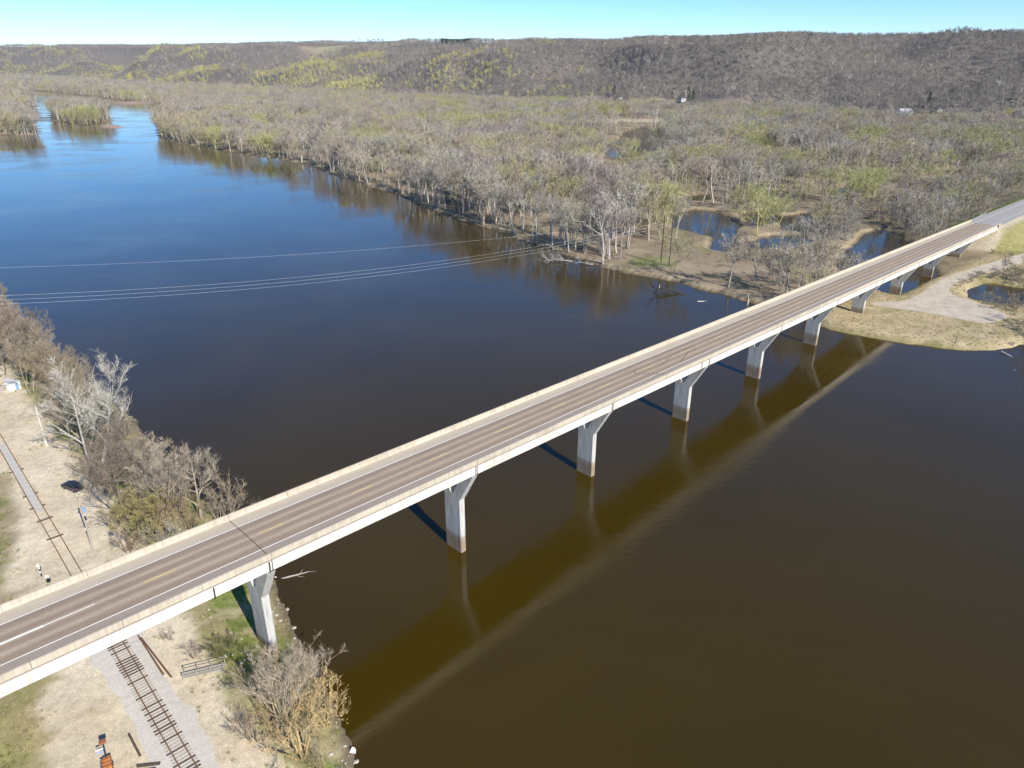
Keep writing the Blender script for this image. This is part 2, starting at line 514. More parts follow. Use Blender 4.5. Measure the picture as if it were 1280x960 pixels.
M_BALLAST = mat('ballast', (0.50, 0.465, 0.415), 0.95, 0.35, 9, bump=0.6)
M_GRAVEL = mat('gravel_path', (0.43, 0.375, 0.30), 0.95, 0.22, 0.35)
M_ROAD = mat('approach_asphalt', (0.31, 0.295, 0.28), 0.9, 0.12, 0.7)
M_SHOULDER = mat('shoulder_gravel', (0.46, 0.40, 0.30), 0.95, 0.2, 1.2)
M_ROCK = mat('pale_rock', (0.40, 0.36, 0.31), 0.9, 0.3, 2.5, bump=0.4)
M_DEAD = mat('driftwood', (0.34, 0.31, 0.28), 0.9, 0.3, 3)
M_DEADDK = mat('wet_driftwood', (0.045, 0.036, 0.03), 0.8, 0.3, 3)
M_BONE = mat('bleached_wood', (0.62, 0.57, 0.50), 0.85, 0.2, 3)
M_WIRE = mat('wire_aluminium', (0.75, 0.76, 0.78), 0.5, 0.05, 2)
M_WHITE = mat('white_paint', (0.74, 0.74, 0.72), 0.6, 0.08, 3)
M_CREAM = mat('off_white_siding', (0.46, 0.45, 0.42), 0.7, 0.1, .5)
M_BLACKP = mat('black_paint', (0.02, 0.02, 0.022), 0.5, 0.2, 3)
M_CARPAINT = mat('dark_blue_car_paint', (0.018, 0.024, 0.04), 0.25, 0.1, 2, spec=0.6)
M_GLASS = mat('tinted_glass', (0.02, 0.025, 0.03), 0.08, 0.05, 2, spec=0.7)
M_CHROME = mat('wheel_metal', (0.45, 0.45, 0.46), 0.35, 0.1, 4, metal=0.8)
M_LAMPR = mat('red_lens', (0.35, 0.02, 0.02), 0.3, 0.1, 3)
M_ORANGE = mat('rusty_orange_paint', (0.48, 0.19, 0.05), 0.7, 0.35, 4)
M_BLUE = mat('faded_blue_paint', (0.22, 0.34, 0.50), 0.6, 0.15, 4)
M_BROWNP = mat('brown_paint', (0.25, 0.10, 0.05), 0.75, 0.3, 4)
M_CONCSLAB = mat('abutment_concrete', (0.40, 0.36, 0.31), 0.9, 0.2, 1)
M_REDSLOPE = mat('reddish_slope_paving', (0.40, 0.22, 0.13), 0.9, 0.25, 1.2)
M_CONIFER = mat('conifer_needles', (0.030, 0.050, 0.022), 0.9, 0.5, 0.6)
M_ROOF = mat('metal_roof', (0.42, 0.42, 0.43), 0.5, 0.1, 0.5)
M_ROOFDK = mat('dark_roof', (0.09, 0.085, 0.085), 0.8, 0.2, 0.5)
M_TWIGDK = mat('brush_twigs', (0.20, 0.16, 0.13), 0.9, 0.3, 2)


# ------------------------------------------------------------------ mesh helpers
class MB:
    """collects simple shapes into one mesh"""
    def __init__(s):
        s.v = []; s.f = []

    def box(s, c, size, rot=0.0, M=None):
        x, y, z = size[0] / 2, size[1] / 2, size[2] / 2
        i = len(s.v)
        cr, sr = math.cos(rot), math.sin(rot)
        for dz in (-z, z):
            for dx, dy in ((-x, -y), (x, -y), (x, y), (-x, y)):
                p = (c[0] + dx * cr - dy * sr, c[1] + dx * sr + dy * cr, c[2] + dz)
                s.v.append(tuple(M @ Vector(p)) if M else p)
        s.f += [(i, i + 3, i + 2, i + 1), (i + 4, i + 5, i + 6, i + 7)] + [(i + a, i + (a + 1) % 4, i + 4 + (a + 1) % 4, i + 4 + a) for a in range(4)]
        return s

    def prism(s, prof, a, b, axis='x', cap=True):
        """profile (list of 2D points) extruded along an axis from a to b"""
        i = len(s.v); n = len(prof)
        for t in (a, b):
            for p, q in prof:
                s.v.append((t, p, q) if axis == 'x' else (p, t, q) if axis == 'y' else (p, q, t))
        for j in range(n):
            s.f.append((i + j, i + (j + 1) % n, i + n + (j + 1) % n, i + n + j))
        if cap:
            s.f.append(tuple(range(i + n - 1, i - 1, -1))); s.f.append(tuple(range(i + n, i + 2 * n)))
        return s

    def tube(s, pts, rads, n=5, cap=True):
        pts = [Vector(p) for p in pts]
        if not hasattr(rads, '__len__'):
            rads = [rads] * len(pts)
        base = len(s.v)
        for j, p in enumerate(pts):
            t = (pts[min(j + 1, len(pts) - 1)] - pts[max(j - 1, 0)]).normalized()
            a = t.orthogonal().normalized() if abs(t.z) > 0.9 else t.cross(Vector((0, 0, 1))).normalized()
            if abs(t.z) > 0.9:
                a = (Vector((1, 0, 0)) - t * t.x).normalized()
            bb = t.cross(a)
            for q in range(n):
                an = 2 * math.pi * q / n
                s.v.append(tuple(p + (a * math.cos(an) + bb * math.sin(an)) * rads[j]))
        for j in range(len(pts) - 1):
            for q in range(n):
                s.f.append((base + j * n + q, base + j * n + (q + 1) % n, base + (j + 1) * n + (q + 1) % n, base + (j + 1) * n + q))
        if cap:
            s.f.append(tuple(range(base + n - 1, base - 1, -1)))
            e = base + (len(pts) - 1) * n
            s.f.append(tuple(range(e, e + n)))
        return s

    def blade(s, a, b, w, nrm):
        """a thin tapering twig, two triangles"""
        i = len(s.v)
        s.v += [(a[0] - nrm[0] * w, a[1] - nrm[1] * w, a[2] - nrm[2] * w), (a[0] + nrm[0] * w, a[1] + nrm[1] * w, a[2] + nrm[2] * w), tuple(b)]
        s.f.append((i, i + 1, i + 2))
        return s

    def mesh(s, name, m=None, smooth=False):
        me = bpy.data.meshes.new(name)
        me.from_pydata(s.v, [], s.f)
        me.update()
        if m:
            for mm in (m if isinstance(m, (list, tuple)) else [m]):
                me.materials.append(mm)
        if smooth:
            me.polygons.foreach_set('use_smooth', [True] * len(me.polygons))
        return me

    def obj(s, name, m, parent=None, loc=(0, 0, 0), rz=0.0, smooth=False):
        return link(name, s.mesh(name, m, smooth), parent, loc, rz)


def link(name, me, parent=None, loc=(0, 0, 0), rz=0.0):
    o = bpy.data.objects.new(name, me)
    col.objects.link(o)
    o.parent = parent
    o.location = loc
    o.rotation_euler = (0, 0, rz)
    return o


def tag(o, label=None, cat=None, group=None, kind=None):
    if label: o['label'] = label
    if cat: o['category'] = cat
    if group: o['group'] = group
    if kind: o['kind'] = kind
    return o


def thing(name, label, cat, loc=(0, 0, 0), rz=0.0, group=None):
    o = link(name, None, None, loc, rz)
    return tag(o, label, cat, group)


# ------------------------------------------------------------------ the ground sheet
def spaced(segs):
    out = [segs[0][0]]
    for a, b, st in segs:
        n = max(1, int(round((b - a) / st)))
        out += list(np.linspace(a, b, n + 1)[1:])
    return np.array(out)


def growth(a, b, s0, g):
    out = []; x = a; s = s0
    while x < b:
        x += s; s *= g; out.append(min(x, b))
    return np.array(out)


gx = np.concatenate([-growth(150, 9000, 2.5, 1.045)[::-1], spaced([(-150, 0, 1.0), (0, 230, 2.0)]), growth(230, 9000, 2.5, 1.045)])
gy = np.concatenate([-growth(-36, 400, 8, 1.3)[::-1], spaced([(36, 190, 1.0), (190, 460, 1.8)]), growth(460, 9500, 3, 1.03)])
GX, GY = np.meshgrid(gx, gy)
GZ = height(GX, GY)


def ground_colors(X, Y, Z):
    n1 = fbm(X / 6, Y / 6, 40, 4); n2 = fbm(X / 25, Y / 25, 50, 4); n3 = fbm(X / 2.2, Y / 2.2, 60, 3)
    sd = water_sd(X, Y)
    C = np.zeros(X.shape + (3,))

    def put(w, c):
        nonlocal C
        w = np.clip(w, 0, 1)[..., None]
        C = C * (1 - w) + np.array(c) * w
    # flood plain
    put(np.ones(X.shape), (0.235, 0.185, 0.125))
    put(sstep(0.45, 0.62, n2), (0.285, 0.23, 0.16))
    put(sstep(0.5, 0.75, n1) * 0.8, (0.16, 0.125, 0.085))
    put(sstep(4, 1.2, sd) * 0.8, (0.36, 0.295, 0.19))
    put(sstep(0.58, 0.7, fbm(X / 11, Y / 11, 77, 3)) * 0.55 * sstep(25, 8, sd), (0.15, 0.16, 0.05))
    put(sstep(1.6, 0.3, sd), (0.10, 0.075, 0.05))
    # right bank meadow of dry grass next to the bridge
    mead = sdf(X, Y, W([(1035, 385), (1090, 372), (1160, 350), (1290, 300), (1300, 440), (1150, 440), (1040, 420)], 1.5))
    put(sstep(-4, 4, mead), (0.36, 0.29, 0.175))
    put(sstep(-4, 4, mead) * sstep(0.54, 0.7, n1) * 0.6, (0.22, 0.20, 0.085))
    put(sstep(-4, 4, mead) * sstep(0.52, 0.7, n3) * 0.6, (0.44, 0.36, 0.23))
    put(sstep(-4, 4, mead) * sstep(2.0, 0.2, sd) * sstep(0.45, .65, n2), (0.16, 0.15, 0.06))
    # green sward strip on the far bank
    gs = sdf(X, Y, W([(790, 322), (830, 322), (850, 332), (820, 336), (785, 332)], 1.5))
    put(sstep(-3, 3, gs) * 0.8, (0.17, 0.20, 0.06))
    # embankment
    rx = X - BO[0]; ry = Y - BO[1]
    k = (rx * BD[0] + ry * BD[1]) / SPAN; lt = rx * BN[0] + ry * BN[1]
    emb = sstep(8.3, 8.8, k) * sstep(30, 24, np.abs(lt)) * (k < 30)
    put(emb * sstep(0, 5, np.abs(lt) - 6), (0.26, 0.235, 0.10))
    put(emb * sstep(7.5, 9, lt) * sstep(19, 14, lt), (0.15, 0.235, 0.05))
    put(emb * sstep(-10, -14, lt) * sstep(9.6, 10.2, k) * 0.85, (0.15, 0.235, 0.05))
    put(emb * sstep(9.5, 8, np.abs(lt)), (0.44, 0.38, 0.28))
    # left bank
    a = (X - TO[0]) * TD[0] + (Y - TO[1]) * TD[1]; b = (X - TO[0]) * TN[0] + (Y - TO[1]) * TN[1]
    L = left_side(X, Y) & (sd > -2)
    La = L.astype(float)
    jb = b + (n1 - 0.5) * 5 + (n3 - 0.5) * 2.0
    put(La, (0.52, 0.445, 0.325))
    put(La * sstep(0.5, 0.7, n1) * 0.5, (0.46, 0.375, 0.26))
    put(La * sstep(0.55, 0.7, n2) * 0.5, (0.60, 0.53, 0.41))
    edge = np.where(a < 33, 8.3, 10.0)
    put(La * sstep(0, 2.0, jb - edge), (0.29, 0.255, 0.13))
    put(La * sstep(0, 2.0, jb - edge) * sstep(0.44, 0.56, fbm(X / 5, Y / 5, 91, 3)), (0.155, 0.185, 0.05))
    put(La * sstep(0, 2.0, jb - edge) * sstep(0.5, 0.64, n3) * 0.6, (0.37, 0.31, 0.20))
    # rough grass and weeds to the west of the lot
    wg = sdf(X, Y, W([(-60, 850), (40, 842), (75, 822), (95, 800), (60, 860), (40, 900), (62, 925), (40, 990), (-60, 1000)], 4))
    put(La * sstep(-1.0, 1.0, wg + (n3 - .5) * 3), (0.30, 0.255, 0.13))
    put(La * sstep(-1.0, 1.0, wg + (n3 - .5) * 3) * sstep(0.54, 0.66, n1) * .6, (0.20, 0.20, 0.075))
    wg2 = sdf(X, Y, W([(-80, 600), (14, 590), (22, 640), (12, 700), (0, 735), (40, 735), (0, 765), (-80, 790)], 4))
    put(La * sstep(-1.2, 1.2, wg2 + (n3 - .5) * 3), (0.29, 0.235, 0.15))
    put(La * sstep(-1.2, 1.2, wg2 + (n3 - .5) * 3) * sstep(0.52, 0.62, n1) * .8, (0.17, 0.18, 0.06))
    # wheel tracks on the dirt road
    for q in (5.2, 7.2):
        put(La * np.exp(-((b - q + 1.5 * (n2 - .5)) / 0.5) ** 2) * 0.45 * (a > 30), (0.60, 0.54, 0.43))
    put(La * sstep(2.2, 0.8, sd), (0.15, 0.12, 0.08))
    # islands' sand
    sandy = sdf(X, Y, ISLANDS[2]); s2 = sdf(X, Y, ISLANDS[3]); s4 = sdf(X, Y, ISLANDS[4])
    put((np.maximum(np.maximum(sandy, s2), s4) > -6).astype(float), (0.34, 0.255, 0.20))
    # bluffs
    hs = sdf(X, Y, HILLS)
    put(sstep(-20, 60, hs), (0.150, 0.132, 0.112))
    for c, rx_, ry_, colr in FIELDS:
        e = ((X - c[0]) / rx_) ** 2 + ((Y - c[1]) / ry_) ** 2
        put((e < 1).astype(float), colr)
    return C


FIELDS = []
for px, py, rx_, ry_, colr in ((430, 58.5, 150, 70, (0.30, 0.27, 0.17)), (380, 60, 70, 40, (0.27, 0.22, 0.16)), (590, 66, 50, 18, (0.27, 0.23, 0.17)),
                               (480, 57, 260, 120, (0.30, 0.28, 0.15)), (808, 151, 75, 40, (0.40, 0.34, 0.23)), (800, 140, 60, 45, (0.33, 0.27, 0.18)), (895, 138, 55, 25, (0.24, 0.18, 0.15))):
    p = hit(px, py)
    FIELDS.append((p, rx_, ry_, colr))

nx, ny = len(gx), len(gy)
verts = np.stack([GX, GY, GZ], -1).reshape(-1, 3)
idx = np.arange(nx * ny).reshape(ny, nx)
quads = np.stack([idx[:-1, :-1], idx[:-1, 1:], idx[1:, 1:], idx[1:, :-1]], -1).reshape(-1, 4)
gme = bpy.data.meshes.new('ground')
gme.vertices.add(len(verts)); gme.vertices.foreach_set('co', verts.ravel())
gme.loops.add(quads.size); gme.loops.foreach_set('vertex_index', quads.ravel().astype(np.int32))
gme.polygons.add(len(quads)); gme.polygons.foreach_set('loop_start', np.arange(0, quads.size, 4, dtype=np.int32))
gme.update(calc_edges=True)
gme.polygons.foreach_set('use_smooth', np.ones(len(quads), bool))
ca = gme.color_attributes.new('albedo', 'FLOAT_COLOR', 'POINT')
gc = ground_colors(GX, GY, GZ).reshape(-1, 3)
ca.data.foreach_set('color', np.concatenate([gc, np.ones((len(gc), 1))], 1).ravel())
gme.materials.append(M_GROUND)
tag(link('ground', gme), kind='structure')

wm = MB()
wm.v = [(-9000, -600, 0), (9000, -600, 0), (9000, 3600, 0), (-9000, 3600, 0)]; wm.f = [(0, 1, 2, 3)]
tag(wm.obj('river_water', M_WATER), kind='structure')


# flat sheets: boat-landing path, approach road
def sheet(name, poly, zf, m, thick=0.06, kind='structure'):
    import bmesh
    bm = bmesh.new()
    vs = [bm.verts.new((p[0], p[1], zf(p[0], p[1]))) for p in poly]
    f = bm.faces.new(vs)
    if f.normal.z < 0:
        f.normal_flip()
    r = bmesh.ops.extrude_face_region(bm, geom=[f])
    for v in [g for g in r['geom'] if isinstance(g, bmesh.types.BMVert)]:
        v.co.z += 0
    for v in vs:
        v.co.z -= thick
    bmesh.ops.triangulate(bm, faces=[q for q in bm.faces if len(q.verts) > 4])
    bmesh.ops.recalc_face_normals(bm, faces=bm.faces)
    me = bpy.data.meshes.new(name); bm.to_mesh(me); bm.free()
    me.materials.append(m)
    return tag(link(name, me), kind=kind)


def smooth_poly(P, it=2):
    P = np.asarray(P)
    for _ in range(it):
        Q = np.roll(P, -1, 0)
        P = np.stack([0.75 * P + 0.25 * Q, 0.25 * P + 0.75 * Q], 1).reshape(-1, 2)
    return P


sheet('path', smooth_poly(PATH), lambda x, y: 1.80, M_GRAVEL, 0.3)

road = MB()
ks = np.linspace(8.995, 16, 24)
i0 = 0
for k in ks:
    for lat in (-6.6, 6.6):
        road.v.append(bpt(k, lat, deck_z(k)))
for j in range(len(ks) - 1):
    road.f.append((2 * j, 2 * j + 2, 2 * j + 3, 2 * j + 1))
tag(road.obj('road', M_ROAD), kind='structure')

# ------------------------------------------------------------------ the bridge
K0, K1 = -2.75, 9.0
TH = math.atan(0.976 / SPAN)
bridge = thing('road_bridge', 'long concrete girder bridge on Y-shaped piers crossing the brown river', 'bridge', (BO[0], BO[1], 0), BROT)


def along(name, me, k, lat=0.0, dz=0.0, parent=bridge):
    o = link(name, me, parent, (k * SPAN, lat, deck_z(k) + dz))
    o.rotation_euler = (0, TH, 0)
    return o


Ld = (K1 - K0) * SPAN
slab = MB().prism([(-6.32, -0.22), (6.32, -0.22), (6.32, -0.002), (5.9, 0.0), (0, 0.09), (-5.9, 0.0), (-6.32, -0.002)], 0, Ld / math.cos(TH), 'x')
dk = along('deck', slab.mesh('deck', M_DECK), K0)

# parapet panels, four to a span, each with a sloped traffic face and open joints
pl = SPAN / 4 - 0.05
prof = [(-0.20, 0.0), (0.24, 0.0), (0.20, 0.10), (0.06, 0.34), (0.02, 0.86), (-0.20, 0.86)]
pm_near = MB().prism(prof, 0.025, 0.025 + pl, 'x').mesh('parapet_panel', M_PARAPET)
pm_far = MB().prism([(-a, b) for a, b in prof], 0.025, 0.025 + pl, 'x').mesh('parapet_panel', M_PARAPET)
q = math.ceil(K0 * 4) / 4
while q < K1 - 0.2:
    along('parapet_panel', pm_near, q, -6.12, 0.004)
    along('parapet_panel', pm_far, q, 6.12, 0.004)
    q += 0.25
# parapet ends flare down beyond the last joint
for lat, sgn in ((-6.12, 1), (6.12, -1)):
    e = MB().prism([(-0.2, 0), (0.2, 0), (0.05, 0.86), (-0.2, 0.86)] if sgn > 0 else [(0.2, 0.86), (-0.05, 0.86), (-0.2, 0), (0.2, 0)], 0.05, 3.5, 'x')
    along('wing_wall', e.mesh('wing_wall', M_PARAPET), K1, lat, 0.004)

# girders: five lines, one beam per span
gprof_o = [(-0.26, -1.80), (0.34, -1.80), (0.34, -1.58), (0.12, -1.40), (0.12, -0.50), (0.34, -0.36), (0.34, -0.225), (-0.26, -0.225)]
gprof_i = [(-0.33, -1.80), (0.33, -1.80), (0.33, -1.60), (0.10, -1.42), (0.10, -0.46), (0.5, -0.34), (0.5, -0.225), (-0.5, -0.225), (-0.5, -0.34), (-0.10, -0.46), (-0.10, -1.42), (-0.33, -1.60)]
gl = SPAN - 0.16
gm = {-1: MB().prism(gprof_o, 0.08, 0.08 + gl, 'x').mesh('girder', M_GIRDER),
      1: MB().prism([(-a, b) for a, b in gprof_o][::-1], 0.08, 0.08 + gl, 'x').mesh('girder', M_GIRDER),
      0: MB().prism(gprof_i, 0.08, 0.08 + gl, 'x').mesh('girder', M_GIRDER)}
for k in range(-3, 9):
    for lat, t in ((-5.98, -1), (-3.0, 0), (0, 0), (3.0, 0), (5.98, 1)):
        if k == -3:
            continue
        along('girder', gm[t], k, lat)
for lat, t in ((-5.98, -1), (5.98, 1)):
    sm = MB().prism(gprof_o if t < 0 else [(-a, b) for a, b in gprof_o][::-1], 0.0, 0.75 * SPAN - 0.08, 'x').mesh('girder', M_GIRDER)
    along('girder', sm, -2.75, lat)

# diaphragm, bearings and drain pipes at the piers
dm = MB().box((0, 0, -1.0), (0.30, 11.4, 1.5)).mesh('diaphragm', M_PIER)
pipe = MB().tube([(0, 0, -0.1), (0, 0, -1.95)], 0.09, 6).mesh('drain_pipe', M_STEEL)
pipedk = MB().tube([(0, 0, -0.3), (0, 0, -1.95)], 0.10, 6).mesh('drain_pipe', M_DARK)
bear = MB().box((0, 0, -1.88), (0.5, 0.6, 0.14)).mesh('bearing', M_DARK)
for k in range(-2, 9):
    along('diaphragm', dm, k)
    along('drain_pipe', pipe if k not in (-1,) else pipedk, k - 0.012, -6.36)
    for lat in (-5.98, -3, 0, 3, 5.98):
        along('bearing', bear, k, lat)
along('drain_pipe', pipedk, -1.215, -6.36)
for q in (1.9, 4.82):
    along('drain_pipe', pipe, q, -6.36)

# piers
def pier(k, zground):
    zt = deck_z(k) - 1.97            # top of cap
    zs = deck_z(k) - 8.7             # top of shaft
    hw, ht, tip = 2.06, 0.585, 5.45
    p = link('pier', None, bridge, (k * SPAN, 0, 0))
    w = MB()
    # shaft with pointed-chamfer ends
    c = 0.10
    w.prism([(-ht, -hw + c), (-ht + c, -hw), (ht - c, -hw), (ht, -hw + c), (ht, hw - c), (ht - c, hw), (-ht + c, hw), (-ht, hw - c)], zground - 3.0, zs, 'z')
    w.obj('shaft', M_PIER, p)
    # cap: Y shape with a recessed panel between the arms on both faces
    outer = [(-hw, zs + .012), (hw, zs + .012), (tip, zt - 0.75), (tip, zt), (-tip, zt), (-tip, zt - 0.75)]
    nb = 0.35; nt_ = 3.35
    notch = [(-nb, zs + 0.75), (nb, zs + 0.75), (nt_, zt), (-nt_, zt)]
    rec = 0.36
    core = MB().prism([(y, z) for y, z in outer], -ht + rec, ht - rec, 'x')
    core.obj('recessed_panel', M_PIER, p)
    for s in (-1, 1):
        arm = MB()
        for m_ in (-1, 1):
            poly = [(0.0, zs + .012), (m_ * hw, zs + .012), (m_ * tip, zt - 0.75), (m_ * tip, zt), (m_ * nt_, zt), (m_ * nb, zs + 0.75), (0.0, zs + 0.75)]
            a0, a1 = (ht - rec + 0.001, ht) if s > 0 else (-ht, -ht + rec - 0.001)
            if m_ < 0:
                poly = poly[::-1]
            arm.prism(poly, a0, a1, 'x')
        arm.obj('arm_frame', M_PIER, p)
    return p


for k in range(-2, 9):
    g = bpt(k, 0, 0)
    pier(k, max(0.0, hgt(g[0], g[1])))

# abutment and paved slope
ab = MB().box((0.6, 0, -3.0), (1.2, 13.0, 5.9))
o = link('abutment', ab.mesh('abutment', M_CONCSLAB), bridge, (K1 * SPAN + 0.05, 0, deck_z(K1)))
sl = MB()
za = deck_z(K1) - 2.05
for x, z in ((K1 * SPAN, za), ((K1 - 0.36) * SPAN, za - 0.36 * SPAN / 1.5)):
    for y in (-7.2, 7.2):
        sl.v.append((x, y, z))
sl.f = [(0, 1, 3, 2)]
sl.obj('slope_paving', M_REDSLOPE, bridge)

# markings on the deck
CROWN = lambda lat: 0.09 * (1 - abs(lat) / 5.9) + 0.008


def strip(name, ka, kb, lat, w, m, parent=bridge, extra=0.0):
    L_ = (kb - ka) * SPAN
    s = MB(); z0 = CROWN(lat - w / 2) + extra; z1 = CROWN(lat + w / 2) + extra
    s.v = [(0, -w / 2, z0), (L_, -w / 2, z0), (L_, w / 2, z1), (0, w / 2, z1)]; s.f = [(0, 1, 2, 3)]
    return along(name, s.mesh(name, m), ka, lat)


strip('edge_line', K0, K1, 3.57, 0.15, M_PAINT)
strip('edge_line', K0, K1, -3.57, 0.15, M_PAINT)
strip('centre_line', K0, -1.675, 0.0, 0.34, M_PAINT)
strip('centre_line', -1.675, -1.53, 0.0, 0.16, M_PAINT)
kd = -1.375
while kd < K1 - 0.2:
    strip('centre_dash', kd, kd + 0.105, 0.0, 0.17, M_YELLOW)
    kd += 0.4125
for k in (-1.0, 3.0, 7.0):
    for lat0, lat1 in ((-5.8, -0.02), (0.02, 5.8)):
        s = MB(); s.v = [(-.05, lat0, CROWN(lat0) + .006), (.05, lat0, CROWN(lat0) + .006), (.05, lat1, CROWN(lat1) + .006), (-.05, lat1, CROWN(lat1) + .006)]; s.f = [(0, 1, 2, 3)]
        along('expansion_joint', s.mesh('expansion_joint', M_DARK), k)

# looping tyre marks
def ribbon(name, pts, w, m, parent, zoff=0.014):
    s = MB(); n_ = len(pts)
    P_ = [np.array(p, float) for p in pts]
    for i in range(n_):
        t = P_[min(i + 1, n_ - 1)] - P_[max(i - 1, 0)]
        t /= np.linalg.norm(t)
        nn = np.array([-t[1], t[0]]) * w / 2
        for sg in (-1, 1):
            q_ = P_[i] + nn * sg
            s.v.append((q_[0], q_[1], deck_z(q_[0] / SPAN) + CROWN(q_[1]) + zoff))
    s.f = [(2 * i, 2 * i + 1, 2 * i + 3, 2 * i + 2) for i in range(n_ - 1)]
    return s.obj(name, m, parent)


def bl(px, py, k):
    q_ = U(px, py, deck_z(k) + .05)[:2] - BO
    return (q_ @ BD, q_ @ BN)


def curve(pts, n=10):
    P_ = [np.array(p, float) for p in pts]; out = []
    for i in range(len(P_) - 1):
        p0 = P_[max(i - 1, 0)]; p1 = P_[i]; p2 = P_[i + 1]; p3 = P_[min(i + 2, len(P_) - 1)]
        for t in np.linspace(0, 1, n, endpoint=False):
            out.append(0.5 * ((2 * p1) + (-p0 + p2) * t + (2 * p0 - 5 * p1 + 4 * p2 - p3) * t * t + (-p0 + 3 * p1 - 3 * p2 + p3) * t ** 3))
    out.append(P_[-1])
    return out


for pts, w in (([(826, 458), (838, 446), (850, 438), (868, 431)], .16), ([(850, 452), (856, 445), (862, 438), (872, 433)], .2),
               ([(799, 461), (793, 464), (794, 468), (800, 469)], .16), ([(803, 468.5), (820, 468.5), (836, 468.2)], .3)):
    ribbon('tyre_mark', curve([bl(x, y, 1.75) for x, y in pts]), w, M_SKID, bridge)

# approach road markings and far guard rail
RS = [o_ for o_ in col.objects if o_.name == 'road'][0]
for lat in (-3.57, 3.57):
    s = MB()
    for k in np.linspace(9.0, 15.9, 20):
        for e in (-.08, .08):
            s.v.append(bpt(k, lat + e, deck_z(k) + 0.008))
    s.f = [(2 * i, 2 * i + 2, 2 * i + 3, 2 * i + 1) for i in range(19)]
    s.obj('edge_line', M_PAINT, RS)
for k in np.arange(9.2, 15.5, 0.4125):
    s = MB(); s.v = [bpt(k, -.08, deck_z(k) + .008), bpt(k + .1, -.08, deck_z(k + .1) + .008), bpt(k + .1, .08, deck_z(k + .1) + .008), bpt(k, .08, deck_z(k) + .008)]
    s.f = [(0, 1, 2, 3)]
    s.obj('centre_dash', M_YELLOW, RS)


def guardrail(label, k0, k1, lat0, lat1):
    g0 = bpt(k0, lat0, deck_z(k0))
    t = thing('guard_rail', label, 'guard rail', g0)
    n_ = 7
    P_ = []
    for i in range(n_):
        f = i / (n_ - 1); k = k0 + (k1 - k0) * f; lat = lat0 + (lat1 - lat0) * f * f
        p = np.array(bpt(k, lat, deck_z(k))) - np.array(g0)
        P_.append(p)
        gz = hgt(p[0] + g0[0], p[1] + g0[1]) - g0[2]
        MB().box((p[0], p[1], (gz + 0.7) / 2), (0.16, 0.16, 0.7 - gz + 0.2)).obj('post', M_STEEL, t)
    r = MB()
    for z in (0.45, 0.62):
        r.tube([(p[0], p[1], z + p[2] * 1) for p in P_], 0.09, 4)
    r.obj('rail', M_STEEL, t)
    return t


guardrail('short galvanised guard rail at the far end of the upstream parapet', 9.12, 9.95, 6.3, 7.6)
for lab, px, py, z in (('small white and black warning sign on the upstream verge past the bridge', 1202, 278, 9.3),):
    p = U(px, py, 7.5)
    k = (np.array(p[:2]) - BO) @ BD / SPAN
    gz = hgt(p[0], p[1])
    t = thing('road_sign', lab, 'sign', (p[0], p[1], gz), BROT)
    MB().box((0, 0, 1.3), (0.08, 0.08, 2.8)).obj('post', M_STEEL, t)
    MB().box((-0.06, 0, 2.35), (0.03, 0.75, 0.9)).obj('panel', M_WHITE, t)
    MB().box((-0.082, 0, 2.35), (0.012, 0.5, 0.62)).obj('marking', M_BLACKP, t)
p = bpt(8.93, -6.5, deck_z(8.93))
t = thing('object_marker', 'black object marker board at the far downstream parapet end', 'sign', (p[0], p[1], p[2] - 1.3), BROT)
MB().box((0, -.02, 0.9), (0.07, 0.07, 2.0)).obj('post', M_STEEL, t)
MB().box((-0.05, 0, 1.55), (0.03, 0.5, 1.1)).obj('panel', M_BLACKP, t)

# ------------------------------------------------------------------ bare trees
def rot_about(v, ax, ang):
    return Matrix.Rotation(ang, 3, ax) @ v


def perp(v, rnd):
    a = Vector((rnd.uniform(-1, 1), rnd.uniform(-1, 1), rnd.uniform(-1, 1)))
    a = a - v * a.dot(v)
    return a.normalized() if a.length > 1e-4 else v.orthogonal().normalized()


